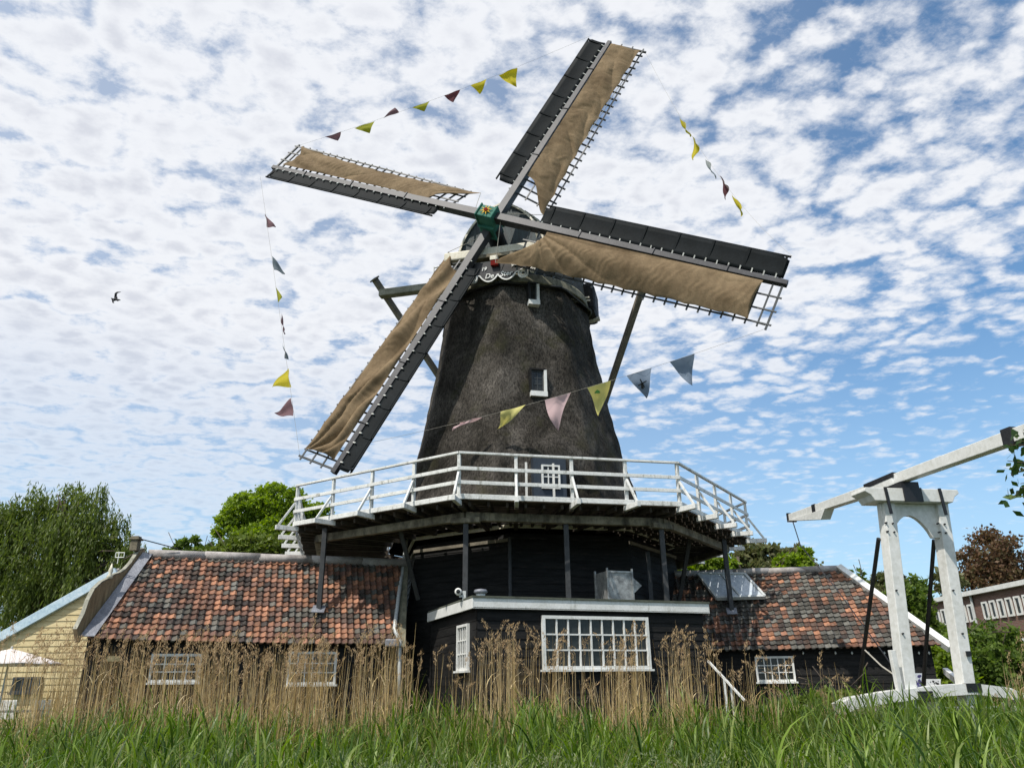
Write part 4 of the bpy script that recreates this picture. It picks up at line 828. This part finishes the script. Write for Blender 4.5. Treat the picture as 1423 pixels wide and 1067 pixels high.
tree('leafy_tree', 'dark green tree between the bridge legs beyond the barn', 40, [(1268, 835, 20, 32), (1250, 835, 18, 22), (1272, 870, 20, 34), (1240, 850, 18, 22), (1290, 890, 30, 20)], 16000, .24, G3, 18, GT)
tree('leafy_tree', 'olive brown treetop just behind the left bridge leg', 50, [(1228, 818, 18, 18), (1212, 825, 12, 14), (1316, 808, 16, 18), (1248, 815, 14, 16)], 6000, .28, G4, 19, GT)
tree('bush', 'large green bush in front of the brick building', 26, [(1350, 920, 40, 36), (1388, 912, 36, 36), (1415, 940, 35, 40), (1330, 940, 30, 36), (1375, 955, 50, 36), (1366, 894, 20, 18), (1400, 895, 18, 12)], 26000, .15, G3, 20, 'bushes by the bridge', 'bush', r0=.1)
tree('bush', 'yellow green shrub between the barn corner and the right bridge leg', 24, [(1318, 925, 16, 34), (1326, 950, 22, 34), (1332, 900, 14, 22)], 7000, .14, G1, 21, 'bushes by the bridge', 'bush', r0=.07)
tree('weed_clump', 'low yellow green weeds at the foot of the right barn', 19, [(1160, 975, 34, 14), (1125, 982, 30, 12), (1095, 985, 28, 10), (1185, 985, 20, 12)], 5000, .10, G6, 22, None, 'weeds', r0=.02)
# willow: drooping strands
def willow():
    Y = 30; c = at(60, 790, Y); o = thing('willow', 'dark weeping willow filling the left edge behind the ochre house', 'tree', (c[0], Y, 0), GT); r = np.random.default_rng(5)
    heads = [(30, 730, 52, 42), (85, 715, 50, 38), (130, 745, 36, 36), (60, 770, 80, 50), (150, 780, 34, 36), (-20, 760, 60, 60), (20, 830, 70, 50), (110, 820, 60, 42), (165, 815, 24, 30), (112, 692, 30, 20), (165, 742, 20, 18), (188, 775, 14, 20), (176, 800, 18, 26)]
    k = Y/FPX/cos(PITCH); V_ = []
    for hx, hy, rx, ry in heads:
        cc = at(hx, hy-14, Y); m = int(rx*ry*.15)
        nb_ = max(8, m//22); DB = r.normal(size=(nb_, 3)); DB /= np.linalg.norm(DB, axis=1)[:, None]; D = DB[r.integers(0, nb_, m)]+r.normal(size=(m, 3))*.13; D[:, 2] = np.abs(D[:, 2])*1.0-.15; st = cc+D*V(rx*k, rx*k, ry*k)*r.uniform(.7, 1.08, (m, 1)); ln = r.uniform(.9, 3.0, m); nn = 16
        ph = r.uniform(0, 6.28, m)
        for j in range(nn):
            t = (j+r.uniform(0, 1, m))/nn; P = st.copy(); P[:, 2] -= ln*t; P[:, 0] += D[:, 0]*.5*t+.10*np.sin(t*5+ph); P[:, 1] += D[:, 1]*.5*t
            a = r.uniform(0, 6.28, m); d = np.stack([np.cos(a)*.45, np.sin(a)*.45, -np.ones(m)], 1)*r.uniform(.10, .24, (m, 1)); s = np.stack([np.sin(a), -np.cos(a), np.zeros(m)], 1)*.024
            V_.append(np.stack([P, P+d*.5+s, P+d, P+d*.5-s], 1).reshape(-1, 3))
    vs = np.concatenate(V_); rawmesh('crown', vs, 4, np.arange(len(vs)), G2, parent=o)
    heads_w = [at(h[0], h[1], Y) for h in heads]; trunk(o, (c[0], Y, 0), (c[0]+.3, Y, c[2]+1.2), .45, heads_w, 3)
    bl = [(*at(h[0], h[1]+6, Y), h[2]*k*.9, h[2]*k*.9, h[3]*k*.95) for h in heads]; leaves('inner_crown', blobpts(bl, 9000, 8, .2, .5), .22, G2, o, .3, 1.0, 9)
willow()
# near branch entering the right edge
GD = leaf_mat('near_dark_leaves', [(.02, .05, .012), (.045, .09, .02), (.09, .14, .03)], .35)
def branch():
    o = thing('leafy_branch', 'leafy branches of a nearby tree hanging in at the right edge', 'tree', at(1500, 700, 9)*V(1, 1, 0)); m = MB(); pts = []; r = random.Random(3)
    root = at(1560, 640, 9); m.tube([root*V(1, 1, 0)+V(.9, .3, 0), root*V(1, 1, .5)+V(.6, .2, 0), root+V(.3, 0, .3), root+V(.5, 0, 2.0)], [.16, .13, .10, .04], 8)
    crown = [(*at(1640, 560, 9.3), .95, 1.0, .9), (*at(1600, 650, 9.6), .75, .8, .6), (*at(1680, 470, 9.5), .9, .9, .7)]
    pts += list(blobpts(crown, 5200, 77, .3, .4))
    for tx, ty in ((1412, 612), (1405, 660), (1400, 640), (1410, 690), (1425, 600), (1418, 625), (1415, 690), (1400, 618), (1408, 648), (1418, 672), (1406, 692)):
        e = at(tx, ty, 9+r.uniform(-.3, .3)); s = root+V(0, 0, r.uniform(-.5, .5)); md = (s+e)/2+V(0, 0, r.uniform(0, .12)); m.tube([s, md, e], [.025, .014, .004], 5)
        for i in range(30):
            t = r.uniform(.40, 1.04); p = (s+(md-s)*2*t if t < .5 else md+(e-md)*(2*t-1)); pts.append(p+V(r.gauss(0, .05), r.gauss(0, .06), r.gauss(0, .05)))
    m.build('trunk', 'bark', o, True); leaves('crown', np.array(pts), .125, GD, o, .62, .3, 4)
branch()

# reeds, grass ----------------------------------------------------------
def blades(n, X, Y, Z0, H, lean, wid, segs, curl, seed, heading=None, side=None):
    """curved tapering strips; returns verts and idx"""
    r = np.random.default_rng(seed); a = heading if heading is not None else r.uniform(0, 2*pi, n); D = np.stack([np.cos(a), np.sin(a)], 1); s_ = side if side is not None else a+pi/2+r.normal(0, .5, n); Sx = np.stack([np.cos(s_), np.sin(s_)], 1)
    t = np.linspace(0, 1, segs+1); out = []
    for q in t:
        h = H*(q-curl*.45*q**3); o = H*(lean*q+curl*.55*q**2.2); w = wid*(1-q**1.8)*(.55+.9*q*(1-q)*2)+.0008
        cx = X+D[:, 0]*o; cy = Y+D[:, 1]*o; z = Z0+h; out.append(np.stack([np.stack([cx-Sx[:, 0]*w, cy-Sx[:, 1]*w, z], 1), np.stack([cx+Sx[:, 0]*w, cy+Sx[:, 1]*w, z+w*.3], 1)], 1))
    A = np.stack(out, 1).reshape(n, -1, 3); nv = A.shape[1]; f = []
    for i in range(segs): f.append([2*i, 2*i+1, 2*i+3, 2*i+2])
    f = np.array(f).reshape(-1); idx = (np.arange(n)[:, None]*nv+f[None, :]).reshape(-1); return A.reshape(-1, 3), idx
GG = leaf_mat('reed_leaf_green', [(.018, .048, .008), (.090, .165, .018), (.23, .33, .05), (.035, .072, .014), (.12, .19, .028), (.25, .30, .085)], .40, .42, .35)
GY = leaf_mat('reed_leaf_yellowing', [(.09, .13, .02), (.13, .16, .03), (.20, .17, .06)], .3, .5)
DRY = leaf_mat('dry_reed_straw', [(.16, .10, .045), (.48, .34, .14), (.70, .53, .26), (.78, .64, .40), (.22, .15, .08), (.50, .39, .22)], .2, .7, .2)
PLM = leaf_mat('reed_plume', [(.30, .20, .11), (.48, .34, .19), (.58, .44, .28)], .3, .9, .1)
r = np.random.default_rng(21)
def xrange_at(y, m=1.0): h = y*.74+m; return -h, h
# green young reeds: stalk positions
n = 7000; Yp = 5.2+ (13.6-5.2)*r.uniform(0, 1, n)**.85; Xp = r.uniform(-1, 1, n)*(Yp*.72+2.0)
Hs = (.98+.040*(Yp-5))*r.uniform(.75, 1.12, n); Hs *= 1+.10*np.sin(Xp*1.3+Yp*.7)+.08*np.sin(Xp*3.1)
Hs += np.where(Xp > Yp*.42, .16, 0)
VS = []; IX = []; off = 0
def push(a):
    global off
    VS.append(a[0]); IX.append(a[1]+off); off += len(a[0])
wind = pi*1.02
push(blades(n, Xp, Yp, np.zeros(n), Hs*.93, .05, np.full(n, .008), 4, .05, 31, heading=r.normal(wind, .6, n), side=np.zeros(n)))
for k in range(7):
    hh = Hs*r.uniform(.30, .98, n)-.25; a = r.normal(wind+pi*.0, 1.3, n); a = np.where(r.uniform(0, 1, n) < .35, a+pi, a)
    push(blades(n, Xp+.06*np.cos(wind)*hh, Yp, np.maximum(hh, .05), r.uniform(.26, .60, n), .22, r.uniform(.007, .0155, n), 5, r.uniform(.15, 1.15, n), 40+k, heading=a))
tag(rawmesh('green_reeds', np.concatenate(VS), 4, np.concatenate(IX), GG), 'band of young green reeds along the foreground', 'reeds', kind='stuff')
# yellowing tufts where the dry reeds stand
n = 9000; Yp = r.uniform(10.5, 15.5, n); Xp = r.uniform(-1, 1, n)*(Yp*.72+.6); VS = []; IX = []; off = 0
push(blades(n, Xp, Yp, np.zeros(n), r.uniform(1.0, 1.55, n), .1, r.uniform(.006, .012, n), 4, r.uniform(0, .7, n), 61, heading=r.normal(wind, .9, n)))
tag(rawmesh('yellowing_reed_leaves', np.concatenate(VS), 4, np.concatenate(IX), GY), 'yellow green leaves at the foot of the dry reeds', 'reeds', kind='stuff')
# dry reeds: density along the picture, clumped
VS = []; IX = []; off = 0; PV = []
X = []; Yy = []; Hh = []
env = lambda x: np.interp(x, [-40, 40, 110, 180, 330, 450, 540, 600, 640, 680, 760, 850, 910, 985, 1000, 1060, 1180, 1200, 1370, 1390, 1423, 1470], [862, 862, 880, 880, 880, 882, 870, 880, 905, 865, 870, 880, 870, 868, 900, 895, 920, 965, 965, 905, 895, 895])
den = lambda x: np.interp(x, [-40, 60, 110, 200, 330, 560, 575, 640, 660, 950, 1000, 1180, 1200, 1380, 1400, 1470], [.35, .5, 1, 1, .9, .9, .35, .3, .65, .6, .28, .2, .02, .02, .25, .25])
cl0 = r.uniform(0, 1423, 160)
while len(X) < 1700:
    p = r.uniform(-40, 1465)
    if r.uniform() < .6: p = cl0[r.integers(160)]+r.normal(0, 9)
    if r.uniform() > den(p): continue
    y = r.uniform(11.8, 15.6); top = env(p)+abs(r.normal(0, 26))-(14 if r.uniform() < .08 else 0)+r.uniform(0, 34); q = at(p, top, y)
    X.append(q[0]); Yy.append(y); Hh.append(q[2])
X = np.array(X); Yy = np.array(Yy); Hh = np.array(Hh); n = len(X); ln = r.normal(.02, .045, n); hd = np.zeros(n); ln = np.where(X < -4, ln-.05, ln)
for dlt in (0, pi/2): push(blades(n, X-ln*Hh, Yy, np.zeros(n), Hh, ln, np.full(n, .0055), 4, .0, 71, heading=hd, side=np.full(n, dlt+.3)))
# broken dry leaves on the stems
for k in range(1):
    hh = Hh*r.uniform(.2, .8, n); push(blades(n, X-ln*(Hh-hh), Yy, hh, r.uniform(.12, .4, n), .35, np.full(n, .006), 3, r.uniform(.2, 1.3, n), 80+k, heading=r.choice([0, pi], n)+r.normal(0, .5, n)))
m_ = 1000; sel = r.integers(0, n, m_); push(blades(m_, X[sel]+r.normal(0, .15, m_), Yy[sel], np.zeros(m_), r.uniform(.9, 1.7, m_), r.normal(0, .22, m_), np.full(m_, .006), 3, 0, 90, heading=np.zeros(m_), side=np.zeros(m_)))
tag(rawmesh('dry_reeds', np.concatenate(VS), 4, np.concatenate(IX), DRY), 'tall dry straw coloured reeds standing before the buildings', 'reeds', kind='stuff')
# plumes
pl = r.uniform(0, 1, n) < .30; tx, ty, tz = X[pl], Yy[pl], Hh[pl]; VS = []
for i in range(len(tx)):
    m = 46; t = r.uniform(0, 1, m); sgn = 1 if r.uniform() < .72 else -1; sz = r.uniform(.7, 1.25); bnd = r.uniform(.02, .16)*sgn
    base = np.stack([tx[i]+bnd*t**2, np.full(m, ty[i]), tz[i]-.08*sz+.27*sz*t-abs(bnd)*.6*t**2], 1); sp = .024*sz*np.sin(pi*np.clip(t*.9+.08, 0, 1))
    P = base+r.normal(size=(m, 3))*sp[:, None]*V(1, 1, .8); D = np.stack([sgn*r.uniform(.0, .5, m), r.normal(0, .25, m), r.uniform(.3, 1.0, m)], 1)*.055*sz; Sx = np.cross(D, r.normal(size=(m, 3))); Sx /= np.linalg.norm(Sx, axis=1)[:, None]; Sx *= .0048
    VS.append(np.stack([P, P+D*.5+Sx, P+D, P+D*.5-Sx], 1).reshape(-1, 3))
vs = np.concatenate(VS); tag(rawmesh('reed_plumes', vs, 4, np.arange(len(vs)), PLM), 'feathery brown seed plumes on top of the dry reeds', 'reeds', kind='stuff')
n = 420; Yp = r.uniform(5.6, 10.5, n); Xp = r.uniform(-1, 1, n)*(Yp*.72+.4); VS = []; IX = []; off = 0
for dlt in (0, pi/2): push(blades(n, Xp, Yp, np.zeros(n), r.uniform(.5, 1.25, n), r.normal(0, .45, n), np.full(n, .0035), 3, .1, 91, heading=np.zeros(n), side=np.full(n, dlt)))
tag(rawmesh('dead_stems', np.concatenate(VS), 4, np.concatenate(IX), DRY), 'dead bent stems scattered among the green foreground reeds', 'reeds', kind='stuff')
# pale seeding grass in the near foreground
n = 700; Yp = r.uniform(4.9, 7.2, n); Xp = r.normal(.4, 1.7, n); VS = []; IX = []; off = 0; H_ = r.uniform(.75, 1.05, n)+(Yp-5)*.05
push(blades(n, Xp, Yp, np.zeros(n), H_, .08, np.full(n, .0028), 4, .25, 95, heading=r.normal(0, .8, n)))
SG = leaf_mat('seed_grass', [(.16, .21, .09), (.24, .28, .14), (.30, .31, .19)], .3, .8, .1)
tx = Xp; m = 26
for i in range(n):
    t = r.uniform(0, 1, m); P = np.stack([Xp[i]+.10*t+r.normal(0, .028, m)*(1-t*.6), Yp[i]+r.normal(0, .028, m), H_[i]-.20+.20*t], 1); D = r.normal(size=(m, 3))*.010; D[:, 2] += .016; Sx = r.normal(size=(m, 3))*.0028
    VS.append(np.stack([P, P+D*.5+Sx, P+D, P+D*.5-Sx], 1).reshape(-1, 3)); IX.append(np.arange(4*m)+off); off += 4*m
tag(rawmesh('seed_grass', np.concatenate(VS), 4, np.concatenate(IX), SG), 'pale seeding grass at the bottom centre foreground', 'grass', kind='stuff')

# ------------------------------------------------------------------ light
SUN = V(-.64, -.77, 0); SUN /= np.linalg.norm(SUN); EL = radians(55); sd_ = V(SUN[0]*cos(EL), SUN[1]*cos(EL), sin(EL))
ld = bpy.data.lights.new('sun', 'SUN'); ld.energy = 3.9; ld.angle = radians(.6); ld.color = (1, .95, .87); lo = bpy.data.objects.new('sun', ld); COL.objects.link(lo)
lo.rotation_euler = Vector(tuple(-sd_)).to_track_quat('-Z', 'Y').to_euler()
w = bpy.data.worlds.new('World'); S.world = w; w.use_nodes = True; nt = w.node_tree; bg = nt.nodes['Background']
sk_ = nd(nt, 'ShaderNodeTexSky', sky_type='NISHITA', sun_disc=False, sun_elevation=EL, sun_rotation=atan2(sd_[0], sd_[1]), air_density=1.0, dust_density=.6, ozone_density=1.6)
tc = nd(nt, 'ShaderNodeTexCoord'); sp = nd(nt, 'ShaderNodeSeparateXYZ'); nt.links.new(tc.outputs['Generated'], sp.inputs[0])
def mth(op, a, b=None, c=None):
    n = nd(nt, 'ShaderNodeMath', operation=op)
    for i, v in enumerate((a, b, c)):
        if v is None: continue
        if hasattr(v, 'links'): nt.links.new(v, n.inputs[i])
        else: n.inputs[i].default_value = v
    return n.outputs[0]
zc = mth('ADD', mth('MAXIMUM', sp.outputs[2], 0.0), .10); u_ = mth('DIVIDE', sp.outputs[0], zc); v_ = mth('DIVIDE', sp.outputs[1], zc)
cb = nd(nt, 'ShaderNodeCombineXYZ'); nt.links.new(u_, cb.inputs[0]); nt.links.new(v_, cb.inputs[1])
rt = nd(nt, 'ShaderNodeMapping'); rt.inputs['Rotation'].default_value = (0, 0, radians(-24)); rt.inputs['Scale'].default_value = (1.45, 1.7, 1); rt.inputs['Location'].default_value = (3.1, 1.7, 0); nt.links.new(cb.outputs[0], rt.inputs[0])
big = noise(nt, rt.outputs[0], .45, 2, .5)
wn_c = noise(nt, rt.outputs[0], 3.6, 5, .6, 0, 1); ds = nd(nt, 'ShaderNodeVectorMath', operation='MULTIPLY_ADD'); nt.links.new(wn_c, ds.inputs[0]); ds.inputs[1].default_value = (.30, .30, 0); nt.links.new(rt.outputs[0], ds.inputs[2])
vo = nd(nt, 'ShaderNodeTexVoronoi', feature='SMOOTH_F1', Scale=10.5, Smoothness=.45, Randomness=1.0); nt.links.new(ds.outputs[0], vo.inputs['Vector'])
cell = noise(nt, rt.outputs[0], 5.0, 7, .62, .2); fine = noise(nt, rt.outputs[0], 22, 6, .68, .2)
cov = mth('ADD', mth('MULTIPLY', sp.outputs[0], -.58), .20)
cov = mth('ADD', cov, mth('MULTIPLY', mth('SUBTRACT', big, .5), .95))
puff = mth('MULTIPLY', mth('SUBTRACT', .46, vo.outputs['Distance']), 1.05)
dens = mth('ADD', mth('ADD', mth('ADD', puff, mth('MULTIPLY', mth('SUBTRACT', cell, .5), 1.25)), mth('MULTIPLY', mth('SUBTRACT', fine, .5), .75)), cov)
low = nd(nt, 'ShaderNodeMapRange'); nt.links.new(sp.outputs[2], low.inputs[0]); low.inputs[1].default_value = .05; low.inputs[2].default_value = .42; low.inputs[3].default_value = -.50; low.inputs[4].default_value = .0
dens = mth('ADD', dens, low.outputs[0])
sm_ = nd(nt, 'ShaderNodeMapRange', interpolation_type='SMOOTHSTEP'); nt.links.new(dens, sm_.inputs[0]); sm_.inputs[1].default_value = -.44; sm_.inputs[2].default_value = .30
th = nd(nt, 'ShaderNodeMapRange', interpolation_type='SMOOTHSTEP'); nt.links.new(mth('ADD', dens, mth('MULTIPLY', mth('SUBTRACT', fine, .5), -1.2)), th.inputs[0]); th.inputs[1].default_value = .25; th.inputs[2].default_value = .95
cc = mixc(nt, th.outputs[0], (8.3, 8.45, 8.8), (6.5, 6.7, 7.3))
skc = mixc(nt, 1.0, sk_.outputs[0], (1.0, 1.36, 1.50), 'MULTIPLY')
hz = nd(nt, 'ShaderNodeMapRange', interpolation_type='SMOOTHSTEP'); nt.links.new(sp.outputs[2], hz.inputs[0]); hz.inputs[1].default_value = .0; hz.inputs[2].default_value = .42; hz.inputs[3].default_value = .62; hz.inputs[4].default_value = .04
skc = mixc(nt, hz.outputs[0], skc, (5.0, 6.5, 8.0))
veil = mth('ADD', mth('MULTIPLY', sp.outputs[0], -.40), .18); sfac = mth('MAXIMUM', mth('MULTIPLY', sm_.outputs[0], .96), veil)
lowsoft = nd(nt, 'ShaderNodeMapRange'); nt.links.new(sp.outputs[2], lowsoft.inputs[0]); lowsoft.inputs[1].default_value = .06; lowsoft.inputs[2].default_value = .42; lowsoft.inputs[3].default_value = .25; lowsoft.inputs[4].default_value = 1.0
full = mixc(nt, mth('MULTIPLY', sfac, lowsoft.outputs[0]), skc, cc); nt.links.new(full, bg.inputs[0]); bg.inputs[1].default_value = .10
S.view_settings.view_transform = 'Standard'; S.view_settings.look = 'None'; S.view_settings.exposure = .15; S.view_settings.gamma = 1
S.cycles.use_adaptive_sampling = True; S.cycles.max_bounces = 6
